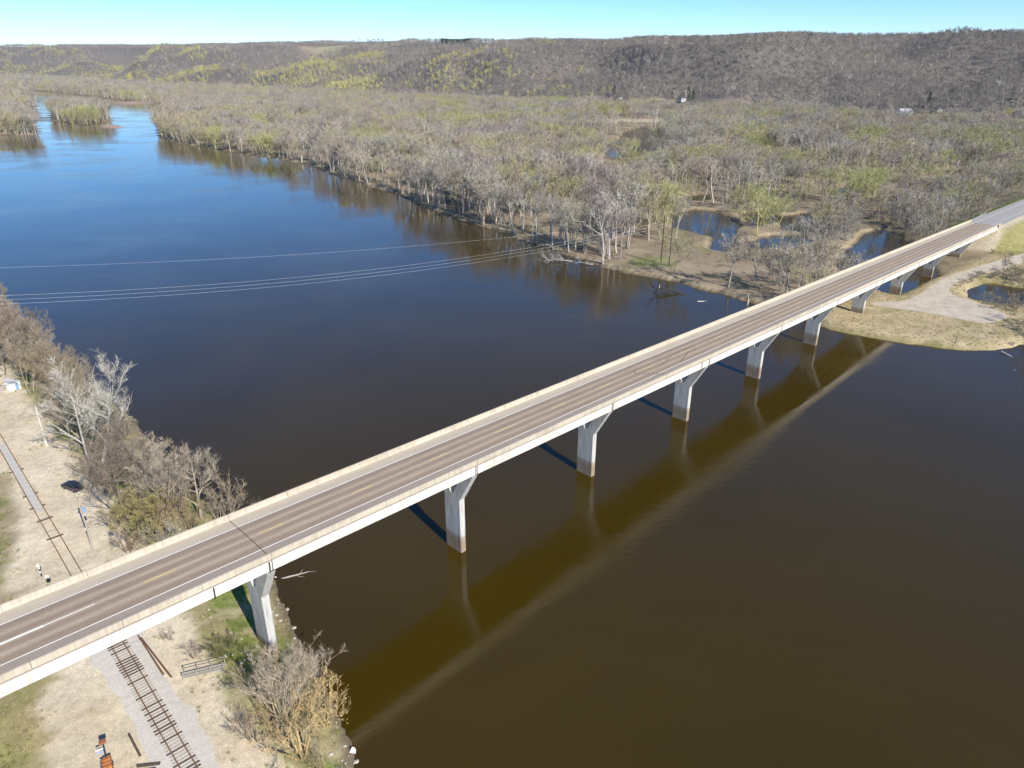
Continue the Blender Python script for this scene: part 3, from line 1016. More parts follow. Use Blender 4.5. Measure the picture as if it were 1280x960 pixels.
def grow_tree(seed, h=16.0, stems=1, spread=0.5, fork=0.3, limbs=8, subs=6, fine=6, twigs=5, tw=0.035, lean=0.0, buds=0, sides=5, up=0.25):
    """limb mesh and twig mesh of a leafless tree; root at the origin"""
    rnd = random.Random(seed)
    A = MB(); B = MB()
    bud = []

    def poly(start, d, L_, nseg, wig, trop):
        pts = [start]; d = d.copy()
        for _ in range(nseg):
            d = (d + Vector((rnd.gauss(0, wig), rnd.gauss(0, wig), rnd.gauss(0, wig * 0.6) + trop))).normalized()
            pts.append(pts[-1] + d * (L_ / nseg))
        return pts

    def at(pts, t):
        x = t * (len(pts) - 1); i = min(int(x), len(pts) - 2); f = x - i
        return pts[i].lerp(pts[i + 1], f), (pts[i + 1] - pts[i]).normalized()

    def ts(p, d, L_):
        for _ in range(twigs):
            t = rnd.uniform(0.15, 1.0)
            ax = perp(d, rnd)
            dd = (d * rnd.uniform(0.5, 1.2) + ax * rnd.uniform(0.3, 0.9) + Vector((0, 0, 0.2))).normalized()
            s0 = p + d * (L_ * t)
            l2 = L_ * rnd.uniform(0.45, 0.9)
            e = s0 + dd * l2
            B.blade(s0, e, tw * 0.5, perp(dd, rnd))
            if buds and rnd.random() < buds:
                for _k in range(2):
                    bud.append(s0.lerp(e, rnd.uniform(0.4, 1.0)))

    def fines(pts, L_, lo, n_):
        for _ in range(n_):
            t = rnd.uniform(lo, 1.0)
            p, d = at(pts, t)
            ax = perp(d, rnd)
            dd = (d * rnd.uniform(0.6, 1.0) + ax * rnd.uniform(0.4, 1.0) + Vector((0, 0, up))).normalized()
            l2 = L_ * rnd.uniform(0.3, 0.55)
            B.blade(p, p + dd * l2, tw, perp(dd, rnd))
            ts(p, dd, l2)
        p, d = at(pts, 1.0)
        ts(p - d * L_ * .2, d, L_ * .35)

    for si in range(stems):
        ang = rnd.uniform(0, 6.28) if stems == 1 else 6.28 * si / stems + rnd.uniform(-.4, .4)
        tilt = lean if stems == 1 else rnd.uniform(0.12, 0.42) * (spread + .4)
        d0 = Vector((math.cos(ang) * math.sin(tilt), math.sin(ang) * math.sin(tilt), math.cos(tilt)))
        hh = h * rnd.uniform(0.8, 1.0) if stems > 1 else h
        Lt = hh * 0.78
        r0 = (0.018 * hh + 0.02) * (1.0 if stems == 1 else 0.62)
        st = Vector((math.cos(ang), math.sin(ang), 0)) * (0 if stems == 1 else 0.25)
        st.z = -0.4
        tp = poly(st, d0, Lt, 7, 0.06, 0.03)
        A.tube(tp, [r0 * (1 - 0.85 * j / 7) for j in range(8)], sides)
        nl = limbs if stems == 1 else max(3, limbs - 2)
        for li in range(nl):
            t = fork + (0.97 - fork) * (li + rnd.random()) / nl
            p, d = at(tp, t)
            az = li * 2.4 + rnd.uniform(-.5, .5)
            out = Vector((math.cos(az), math.sin(az), 0))
            ang2 = rnd.uniform(0.45, 1.0) * (0.6 + spread)
            dd = (d * math.cos(ang2) + out * math.sin(ang2)).normalized()
            Ll = hh * (0.46 * (1 - 0.55 * (t - fork) / (1 - fork)) * rnd.uniform(0.75, 1.15)) * (0.75 + 0.5 * spread)
            lp = poly(p, dd, Ll, 5, 0.11, 0.10)
            rl = r0 * (1 - 0.8 * t) * 0.62
            A.tube(lp, [max(rl * (1 - 0.8 * j / 5), .012) for j in range(6)], 4, cap=False)
            for _ in range(subs):
                t2 = rnd.uniform(0.22, 1.0)
                p2, d2 = at(lp, t2)
                ax = perp(d2, rnd)
                d3 = (d2 + ax * rnd.uniform(0.5, 1.0) + Vector((0, 0, up))).normalized()
                L3 = Ll * rnd.uniform(0.32, 0.6) * (1.15 - 0.4 * t2)
                sp = poly(p2, d3, L3, 3, 0.14, 0.07)
                A.tube(sp, [max(rl * .42 * (1 - .3 * j), .010) for j in range(4)], 3, cap=False)
                fines(sp, L3, 0.15, fine)
            fines(lp, Ll * .6, 0.6, fine // 2)
        fines(tp, hh * .25, 0.75, fine)
    for p in bud:
        a = Vector((rnd.gauss(0, 1), rnd.gauss(0, 1), rnd.gauss(0, 1))).normalized()
        b_ = perp(a, rnd)
        i = len(B.v); s = rnd.uniform(.05, .11)
        B.v += [tuple(p - a * s), tuple(p + a * s), tuple(p + b_ * s * 1.3)]
        B.f.append((i, i + 1, i + 2))
    return A, B


TREES = {}


def variant(key, **kw):
    A, B = grow_tree(**kw)
    TREES[key] = (A.mesh('trunk_' + key, M_LIMB), B.mesh('crown_' + key, M_TWIG), A, B)


# nominal height 16 m
for i in range(4):
    variant('tall%d' % i, seed=100 + i, h=16, stems=1, spread=0.32, fork=0.42, limbs=9, subs=6, fine=5, twigs=4, tw=0.075, lean=0.06, sides=5)
for i in range(3):
    variant('fork%d' % i, seed=200 + i, h=15, stems=3, spread=0.45, fork=0.34, limbs=6, subs=4, fine=5, twigs=4, tw=0.075)
for i in range(3):
    variant('bud%d' % i, seed=300 + i, h=15, stems=2, spread=0.6, fork=0.25, limbs=8, subs=5, fine=5, twigs=4, tw=0.06, buds=0.22)
for i in range(2):
    variant('snag%d' % i, seed=400 + i, h=16, stems=1, spread=0.30, fork=0.5, limbs=5, subs=3, fine=3, twigs=2, tw=0.06, lean=0.12)
for i in range(2):
    variant('shrub%d' % i, seed=500 + i, h=6, stems=6, spread=0.8, fork=0.15, limbs=5, subs=4, fine=5, twigs=3, tw=0.045)
# finer ones for the near bank
for i in range(3):
    variant('near%d' % i, seed=600 + i, h=14, stems=1 + i, spread=0.55, fork=0.22, limbs=11 - i, subs=7, fine=6, twigs=5, tw=0.030, sides=6)
for i in range(2):
    variant('nearshrub%d' % i, seed=650 + i, h=8, stems=7, spread=0.75, fork=0.12, limbs=5, subs=4, fine=6, twigs=3, tw=0.024)
variant('nearbud', seed=670, h=9, stems=6, spread=0.8, fork=0.12, limbs=6, subs=5, fine=6, twigs=4, tw=0.026, buds=0.35)
for i in range(2):
    variant('brush%d' % i, seed=690 + i, h=2.2, stems=8, spread=1.0, fork=0.05, limbs=5, subs=3, fine=4, twigs=3, tw=0.02, up=0.1)
# coarse ones for the bluffs
for i in range(4):
    variant('hill%d' % i, seed=700 + i, h=14, stems=1, spread=0.6, fork=0.25, limbs=6, subs=3, fine=4, twigs=3, tw=0.20, sides=3)

NOM = {'tall': 16, 'fork': 15, 'bud': 15, 'snag': 16, 'shrub': 6, 'near': 14, 'nearshrub': 8, 'nearbud': 9, 'brush': 2.2, 'hill': 14}


def nominal(key):
    return NOM[key.rstrip('0123456789')]


def place_tree(key, x, y, h, tint, label, cat='tree', group=None, rz=None, name='bare_tree', z=None, limb_tint=None, wide=1.0):
    s = h / nominal(key)
    t = thing(name, label, cat, (x, y, hgt(x, y) if z is None else z), random.uniform(0, 6.28) if rz is None else rz, group)
    t.scale = (s * wide, s * wide, s)
    tr, cr = TREES[key][:2]
    a = link('trunk', tr, t); b = link('crown', cr, t)
    lt_ = limb_tint or tint
    a['tint'] = [float(c) for c in lt_]
    b['tint'] = [float(c) for c in tint]
    return t


GREY = (0.365, 0.330, 0.275); WARM = (0.400, 0.340, 0.255); PURP = (0.310, 0.270, 0.240); OLIVE = (0.375, 0.345, 0.205); LIME = (0.385, 0.385, 0.175); PALE = (0.46, 0.43, 0.37); TAN = (0.36, 0.29, 0.18)

# ------------------------------------------------------------------ scatter
nrng = np.random.default_rng(11)


def jgrid(x0, x1, y0, y1, st):
    xs, ys = np.meshgrid(np.arange(x0, x1, st), np.arange(y0, y1, st))
    xs = xs.ravel() + nrng.uniform(-.48, .48, xs.size) * st
    ys = ys.ravel() + nrng.uniform(-.48, .48, ys.size) * st
    return xs, ys


def in_view(X, Y, Z, m=110):
    q = np.stack([X, Y, Z - CAM_H], -1)
    dd = q @ FW
    px = 640 + FPX * (q @ RT) / np.maximum(dd, 1); py = 480 - FPX * (q @ UPV) / np.maximum(dd, 1)
    return (dd > 5) & (px > -m) & (px < 1280 + m) & (py < 960 + m), px, py


def forest_points():
    X = []; Y = []
    for a in (jgrid(-60, 420, 215, 560, 5.6), jgrid(-420, 900, 560, 1000, 7.6), jgrid(-900, 900, 1000, 1500, 9.0), jgrid(-3300, 600, 1500, 4600, 15.0)):
        X.append(a[0]); Y.append(a[1])
    a = jgrid(-400, -60, 380, 560, 7); X.append(a[0]); Y.append(a[1])
    a = jgrid(-1300, -420, 850, 1000, 8); X.append(a[0]); Y.append(a[1])
    X = np.concatenate(X); Y = np.concatenate(Y)
    ok, px, py = in_view(X, Y, np.full(X.shape, 5.0))
    X = X[ok]; Y = Y[ok]
    sd = water_sd(X, Y)
    hs = sdf(X, Y, HILLS)
    k = ((X - BO[0]) * BD[0] + (Y - BO[1]) * BD[1]) / SPAN; lat = (X - BO[0]) * BN[0] + (Y - BO[1]) * BN[1]
    keep = (sd > 1.5) & (hs < 10) & ~left_side(X, Y)
    keep &= ~((np.abs(lat) < 13) & (k < 9)) & ~((np.abs(lat) < 21) & (k >= 8.6) & (k < 30))
    keep &= ~((lat < -11) & (k > 3.5))                     # downstream side of the road: own planting
    keep &= sdf(X, Y, PATH) < -4
    bar = np.maximum(np.maximum(sdf(X, Y, ISLANDS[2]), sdf(X, Y, ISLANDS[3])), sdf(X, Y, ISLANDS[4]))
    keep &= bar < -3
    for c, rx_, ry_, _c in FIELDS:
        keep &= (((X - c[0]) / rx_) ** 2 + ((Y - c[1]) / ry_) ** 2) > 1
    # open sandy strip on the far bank between the wood and the bridge
    for poly in ([(745, 334), (800, 322), (880, 345), (935, 372), (900, 372), (850, 357), (800, 350)],
                 [(832, 284), (885, 292), (925, 296), (955, 318), (945, 374), (880, 352), (835, 335)], [(1030, 318), (1075, 322), (1092, 350), (1040, 372), (1015, 352)],
                 [(830, 240), (925, 240), (930, 264), (840, 262)], [(965, 292), (1040, 292), (1045, 312), (975, 310)], [(1060, 262), (1110, 255), (1125, 285), (1075, 290)],
                 [(1180, 222), (1250, 221), (1215, 238), (1170, 232)]):
        s_ = sdf(X, Y, W(poly, 1.5))
        keep &= ~((s_ > 0) & (nrng.random(X.shape) > 0.45))
    pz_ = sdf(X, Y, W([(742, 148), (838, 146), (832, 166), (752, 178)], 1.5))
    keep &= ~((pz_ > 0) & (nrng.random(X.shape) > 0.2))
    pa_ = sdf(X, Y, W([(738, 196), (832, 190), (846, 246), (738, 250)], 1.5))
    keep &= ~((pa_ > 0) & (nrng.random(X.shape) > 0.14))
    gap = fbm(X / 38, Y / 38, 120, 3)
    shore = (sd < 13) & (X < 50)
    keep &= ~((gap < 0.42) & ~shore & (nrng.random(X.shape) < 0.8) & (Y < 1100))
    keep &= ~((fbm(X / 90, Y / 90, 128, 2) < 0.36) & ~shore & (nrng.random(X.shape) < 0.75) & (Y < 1000))
    opn = sdf(X, Y, W([(828, 228), (960, 205), (1130, 200), (1160, 285), (1040, 372), (930, 372), (840, 330)], 1.5))
    keep &= ~((opn > 0) & (nrng.random(X.shape) > 0.45))
    keep &= nrng.random(X.shape) < np.where(Y < 420, np.where(X < 50, .85, .5), np.where(Y < 560, .75, .93))
    return X[keep], Y[keep]


def pick_tint(X, Y, far_grey=True):
    a = fbm(X / 45, Y / 45, 140, 3); b = fbm(X / 70, Y / 70, 150, 3)
    T = np.zeros(X.shape + (3,)); kind = np.empty(X.shape, object)
    r = nrng.random(X.shape)
    bk_ = ((X - BO[0]) * BD[0] + (Y - BO[1]) * BD[1]) / SPAN; bl_ = (X - BO[0]) * BN[0] + (Y - BO[1]) * BN[1]
    by_bridge = (bl_ < 62) & (bk_ > 2.5) & (bk_ < 16)
    near_open = sdf(X, Y, W([(832, 284), (885, 292), (925, 296), (955, 318), (945, 374), (880, 352), (835, 335)], 1.5)) > 0
    for i in range(len(X)):
        p = a[i] + (r[i] - .5) * .16
        if b[i] < 0.43:
            p -= 0.04
        if Y[i] > 600:
            p -= 0.025
        if Y[i] < 420:
            p = p - 0.06 + (r[i] - .5) * .14
        if near_open[i]: c, kd_ = (GREY, 'tall') if r[i] < .6 else (PALE, 'snag')
        elif by_bridge[i]: c, kd_ = (GREY, 'fork') if r[i] < .42 else (PURP, 'fork') if r[i] < .66 else (WARM, 'tall') if r[i] < .78 else (OLIVE, 'bud')
        elif p > 0.66: c, kd_ = LIME, 'bud'
        elif p > 0.555: c, kd_ = OLIVE, 'bud'
        elif p > 0.47: c, kd_ = WARM, 'fork' if r[i] < .4 else 'tall'
        elif p > 0.36: c, kd_ = GREY, 'tall' if r[i] < .65 else 'fork'
        else: c, kd_ = (PALE, 'snag') if r[i] < .5 else (PURP, 'tall')
        j = nrng.uniform(.84, 1.18)
        T[i] = np.array(c) * j * nrng.uniform(.96, 1.04, 3)
        kind[i] = kd_
    return T, kind


FX, FY = forest_points()
FT, FK = pick_tint(FX, FY)
FH = nrng.uniform(21, 31, len(FX)) * np.where(fbm(FX / 60, FY / 60, 170, 2) > .5, 1.0, 0.86)
cnt = {'tall': 4, 'fork': 3, 'bud': 3, 'snag': 2, 'shrub': 2, 'hill': 4}
FKEY = np.array([k_ + str(nrng.integers(cnt[k_])) for k_ in FK], object)
FZ = height(FX, FY)
_k = ((FX - BO[0]) * BD[0] + (FY - BO[1]) * BD[1]) / SPAN; _l = (FX - BO[0]) * BN[0] + (FY - BO[1]) * BN[1]
FH = np.where((_l < 70) & (_k > 3), FH * .78, FH)
# the 300 that show largest become single trees, the rest one wood
vis, fpx, fpy = in_view(FX, FY, FZ + 6, 0)
dist = np.hypot(FX, FY)
score = np.where(vis, dist, 1e9)
order = np.argsort(score)
single = np.zeros(len(FX), bool)
single[order[:292]] = True


def src(key):
    """joined trunk + crown used by the woods"""
    A, B = TREES[key][2], TREES[key][3]
    me = bpy.data.meshes.new('wood_' + key)
    na = len(A.v)
    me.from_pydata(A.v + B.v, [], A.f + [tuple(i + na for i in f) for f in B.f])
    me.materials.append(M_LIMB); me.materials.append(M_TWIG)
    mi = np.zeros(len(A.f) + len(B.f), np.int32); mi[len(A.f):] = 1
    me.polygons.foreach_set('material_index', mi)
    me.update()
    return bpy.data.objects.new('wood_' + key, me)


def stuff_instances(name, label, cat, P, S, ROTZ, T, KEYS, sources):
    """one object that holds a mass of plants, by geometry nodes"""
    keys = sorted(set(KEYS))
    me = bpy.data.meshes.new(name)
    me.vertices.add(len(P)); me.vertices.foreach_set('co', np.asarray(P, np.float32).ravel())
    for nm, ty, data, prop in (('scl', 'FLOAT', S, 'value'), ('rotz', 'FLOAT', ROTZ, 'value'), ('var', 'INT', np.array([keys.index(k_) for k_ in KEYS], np.int32), 'value')):
        at = me.attributes.new(nm, ty, 'POINT'); at.data.foreach_set(prop, np.asarray(data))
    at = me.attributes.new('tint', 'FLOAT_COLOR', 'POINT')
    at.data.foreach_set('color', np.concatenate([T, np.ones((len(T), 1))], 1).astype(np.float32).ravel())
    o = link(name, me)
    tag(o, label, cat, kind='stuff')
    ng = bpy.data.node_groups.new(name, 'GeometryNodeTree')
    ng.interface.new_socket('Geometry', in_out='INPUT', socket_type='NodeSocketGeometry')
    ng.interface.new_socket('Geometry', in_out='OUTPUT', socket_type='NodeSocketGeometry')
    N = ng.nodes; L = ng.links
    gi = N.new('NodeGroupInput'); go = N.new('NodeGroupOutput'); jn = N.new('GeometryNodeJoinGeometry')

    def named(nm, ty):
        n_ = N.new('GeometryNodeInputNamedAttribute'); n_.data_type = ty; n_.inputs['Name'].default_value = nm
        return n_
    ns = named('scl', 'FLOAT'); nr = named('rotz', 'FLOAT'); nv = named('var', 'INT')
    cx = N.new('ShaderNodeCombineXYZ'); L.new([s for s in nr.outputs if s.enabled][0], cx.inputs[2])
    for i, k_ in enumerate(keys):
        cmp_ = N.new('FunctionNodeCompare'); cmp_.data_type = 'INT'; cmp_.operation = 'EQUAL'
        ins = [s for s in cmp_.inputs if s.enabled]
        L.new([s for s in nv.outputs if s.enabled][0], ins[0]); ins[1].default_value = i
        oi = N.new('GeometryNodeObjectInfo'); oi.inputs['Object'].default_value = sources[k_]; oi.inputs['As Instance'].default_value = True
        ip = N.new('GeometryNodeInstanceOnPoints')
        L.new(gi.outputs[0], ip.inputs['Points']); L.new(cmp_.outputs[0], ip.inputs['Selection'])
        L.new(oi.outputs['Geometry'], ip.inputs['Instance']); L.new(cx.outputs[0], ip.inputs['Rotation'])
        L.new([s for s in ns.outputs if s.enabled][0], ip.inputs['Scale'])
        L.new(ip.outputs[0], jn.inputs[0])
    L.new(jn.outputs[0], go.inputs[0])
    md = o.modifiers.new('instances', 'NODES'); md.node_group = ng
    return o


SRC = {k_: src(k_) for k_ in TREES if k_.startswith(('tall', 'fork', 'bud', 'snag', 'shrub', 'hill', 'brush'))}

rest = ~single
stuff_instances('floodplain_wood', 'wide wood of bare grey and budding olive trees filling the floodplain', 'wood',
                np.stack([FX, FY, FZ - .05], -1)[rest], np.array([FH[i] / nominal(FKEY[i]) for i in np.where(rest)[0]]), nrng.uniform(0, 6.28, rest.sum()),
                FT[rest], FKEY[rest], SRC)

shore_sd = water_sd(FX, FY)
for i in np.where(single)[0]:
    kd_ = FK[i]; ppx = fpx[i]
    where = 'at the waterline' if shore_sd[i] < 9 else 'inside the wood'
    side = 'left of the sandy bank' if ppx < 745 else 'between the sandy bank and the backwaters' if ppx < 960 else 'just behind the bridge deck' if ppx < 1120 else 'beside the road embankment'
    look = {'bud': 'olive budding tree', 'fork': 'grey many-stemmed bare tree', 'tall': 'tall single-trunk bare tree', 'snag': 'pale sparse half-dead tree'}[kd_]
    size = 'short' if FH[i] < 21 else 'medium-high' if FH[i] < 25.5 else 'towering'
    look = size + ' ' + look.replace('tall single', 'single')
    lab = '%s %s %s' % (look, where, side)
    place_tree(FKEY[i], FX[i], FY[i], FH[i], tuple(FT[i]), lab, group='%ss %s %s' % (look, where, side), z=FZ[i] - .05)

# bluff woods
def bluff_points():
    X = []; Y = []
    for a in (jgrid(350, 1700, 850, 2300, 9.0), jgrid(-700, 1200, 1350, 2700, 10.0), jgrid(-4800, 1000, 2000, 6200, 15)):
        X.append(a[0]); Y.append(a[1])
    # blocks overlap a little: thin the coarse ones
    sel = []
    for bi, (x, y) in enumerate(zip(X, Y)):
        m = np.ones(len(x), bool)
        if bi >= 1: m &= ~((x > 350) & (x < 1700) & (y > 850) & (y < 2300))
        if bi >= 2: m &= ~((x > -700) & (x < 1200) & (y > 1350) & (y < 2700))
        sel.append(m)
    X = np.concatenate([x[m] for x, m in zip(X, sel)]); Y = np.concatenate([y[m] for y, m in zip(Y, sel)])
    ok, px, py = in_view(X, Y, np.full(X.shape, 80.0), 130)
    X = X[ok]; Y = Y[ok]
    hs = sdf(X, Y, HILLS)
    d_ = np.hypot(X, Y)
    keep = (hs > -5) & (hs < np.clip(0.30 * d_, 380, 1100) + 90)
    for c, rx_, ry_, _c in FIELDS:
        keep &= (((X - c[0]) / rx_) ** 2 + ((Y - c[1]) / ry_) ** 2) > 1
    return X[keep], Y[keep]


HX, HY = bluff_points()
HZ = height(HX, HY)
HT = np.zeros((len(HX), 3))
ha = fbm(HX / 80, HY / 80, 210, 3); hb = fbm(HX / 160, HY / 160, 220, 3)
hq = nrng.random(len(HX))
h_px = 640 + FPX * HX / (HY * math.cos(PITCH) - (HZ - CAM_H) * math.sin(PITCH))
HS_ = sdf(HX, HY, HILLS)
for i in range(len(HX)):
    c = np.array((0.275, 0.240, 0.212))
    if hb[i] > .52: c = np.array((0.320, 0.285, 0.243))
    if hq[i] > .93: c = np.array((0.46, 0.42, 0.36))
    elif hq[i] < .05: c = np.array((0.19, 0.165, 0.14))
    yl = 0.575 if h_px[i] < 480 else 0.76 if h_px[i] < 800 else 0.9
    if ha[i] + (hq[i] - .5) * .28 > yl and HS_[i] < 520:
        c = np.array((0.58, 0.54, 0.17)) if hq[i] > .66 else np.array((0.44, 0.41, 0.22))
    HT[i] = c * nrng.uniform(.7, 1.3)
hkeys = np.array(['hill%d' % nrng.integers(4) for _ in range(len(HX))], object)
stuff_instances('bluff_woods', 'bare purplish-grey woods with yellow budding patches covering the far bluffs', 'wood',
                np.stack([HX, HY, HZ - .2], -1), nrng.uniform(.75, 1.45, len(HX)) * np.where(np.hypot(HX, HY) > 2600, 1.25, 1.0), nrng.uniform(0, 6.28, len(HX)), HT, hkeys, SRC)

# brush on the forest floor, pond edges and embankment foot
bx, by = jgrid(-60, 420, 205, 480, 4.2)
bsd = water_sd(bx, by)
bk = ((bx - BO[0]) * BD[0] + (by - BO[1]) * BD[1]) / SPAN; blat = (bx - BO[0]) * BN[0] + (by - BO[1]) * BN[1]
okv, _, _ = in_view(bx, by, np.full(bx.shape, 3.0), 80)
pond_e = sdf(bx, by, PONDS[9])
dens = 0.10 + 0.55 * ((bsd < 7) & (bx < 55)) + 0.5 * sstep(.5, .65, fbm(bx / 15, by / 15, 260, 2)) + 0.9 * ((pond_e > -11) & (pond_e < 0)) + 0.8 * ((blat > 14) & (blat < 34) & (bk > 7.8))
mead_b = sdf(bx, by, W([(1035, 385), (1090, 372), (1160, 350), (1200, 340), (1200, 440), (1150, 440), (1040, 420)], 1.5)) > -3
kp = okv & (bsd > .6) & ~left_side(bx, by) & (sdf(bx, by, PATH) < -2.5) & ~((np.abs(blat) < 12) & (bk < 20)) & (nrng.random(bx.shape) < dens) & ~mead_b
kp &= ~((blat < -11) & (blat > -24) & (bk > 8.5))
bx = bx[kp]; by = by[kp]; blat = blat[kp]; bk = bk[kp]; pond_e = pond_e[kp]
bigs = ((blat > 14) & (bk > 7.8)) | (pond_e > -11)
bkeys = np.array([('shrub%d' if bg_ else 'brush%d') % nrng.integers(2) for bg_ in bigs], object)
lx, ly = jgrid(-190, -10, 50, 250, 2.6)
la_ = (lx - TO[0]) * TD[0] + (ly - TO[1]) * TD[1]; lsd = water_sd(lx, ly)
lk = ((lx - BO[0]) * BD[0] + (ly - BO[1]) * BD[1]) / SPAN; ll = (lx - BO[0]) * BN[0] + (ly - BO[1]) * BN[1]
lkeep = left_side(lx, ly) & (lsd > .4) & (np.abs(ll) > 9) & (((la_ > 30) & (lsd < 15)) | ((la_ < 12) & (lsd < 8.5))) & (nrng.random(lx.shape) < np.where(la_ > 30, .62, .3))
lx = lx[lkeep]; ly = ly[lkeep]; la_ = la_[lkeep]
lkeys = np.array([('shrub%d' if nrng.random() < (.35 if a_ > 30 else .05) else 'brush%d') % nrng.integers(2) for a_ in la_], object)
bx = np.concatenate([bx, lx]); by = np.concatenate([by, ly]); bkeys = np.concatenate([bkeys, lkeys])
bt = np.array([np.array(GREY if nrng.random() < .6 else WARM) * nrng.uniform(.7, 1.1) for _ in bx])
stuff_instances('underbrush', 'low bare brush scattered along both banks and pond edges', 'brush',
                np.stack([bx, by, height(bx, by) - .05], -1), nrng.uniform(.6, 1.15, len(bx)), nrng.uniform(0, 6.28, len(bx)), bt, bkeys, SRC)

# dry grass tufts
def tuft(seed, h=0.6, n_=26, w=0.02):
    r = random.Random(seed); m = MB()
    for _ in range(n_):
        a = r.uniform(0, 6.28); rr = r.uniform(0, .35)
        p = Vector((math.cos(a) * rr, math.sin(a) * rr, -.03))
        e = p + Vector((r.gauss(0, .22), r.gauss(0, .22), h * r.uniform(.5, 1)))
        m.blade(p, e, w, perp(Vector((0, 0, 1)), r))
    o = bpy.data.objects.new('tuft', m.mesh('tuft', M_TWIG))
    return o


TUFT = {'tuft%d' % i: tuft(800 + i) for i in range(3)}
tx, ty = jgrid(-150, 5, 36, 200, 0.9)
ta = (tx - TO[0]) * TD[0] + (ty - TO[1]) * TD[1]; tb = (tx - TO[0]) * TN[0] + (ty - TO[1]) * TN[1]
tsd = water_sd(tx, ty)
tn = fbm(tx / 4, ty / 4, 300, 3)
wgA = np.maximum(sdf(tx, ty, W([(-60, 850), (40, 842), (75, 822), (95, 800), (60, 860), (40, 900), (62, 925), (40, 990), (-60, 1000)], 4)),
                 sdf(tx, ty, W([(-80, 600), (14, 590), (22, 640), (12, 700), (0, 735), (40, 735), (0, 765), (-80, 790)], 4)))
kp = (tsd > .5) & left_side(tx, ty) & (((tb > np.where(ta < 33, 9.5, 10.8)) & (tn > .36)) | ((wgA > 0) & (tn > .48)) | ((np.abs(tb) > 3.8) & (tn > .60) & (nrng.random(tx.shape) < .5)))
tx2, ty2 = jgrid(80, 260, 195, 330, 1.5)
m2 = sdf(tx2, ty2, W([(1035, 385), (1090, 372), (1160, 350), (1290, 300), (1300, 440), (1150, 440), (1040, 420)], 1.5))
k2 = (m2 > -3) & (water_sd(tx2, ty2) > .4) & (sdf(tx2, ty2, PATH) < -.6) & (nrng.random(tx2.shape) < .8)
tX = np.concatenate([tx[kp], tx2[k2]]); tY = np.concatenate([ty[kp], ty2[k2]])
okv, _, _ = in_view(tX, tY, np.full(tX.shape, 3.0), 60)
tX = tX[okv]; tY = tY[okv]
tc_ = fbm(tX / 5, tY / 5, 91, 3)
tt_ = np.array([np.array((0.19, 0.22, 0.06) if c > .52 else (0.42, 0.35, 0.21)) * nrng.uniform(.75, 1.2) for c in tc_])
stuff_instances('bank_grass', 'tufts of dry and green grass on the river banks', 'grass',
                np.stack([tX, tY, height(tX, tY)], -1), nrng.uniform(.5, 1.2, len(tX)), nrng.uniform(0, 6.28, len(tX)), tt_,
                np.array(['tuft%d' % nrng.integers(3) for _ in tX], object), TUFT)

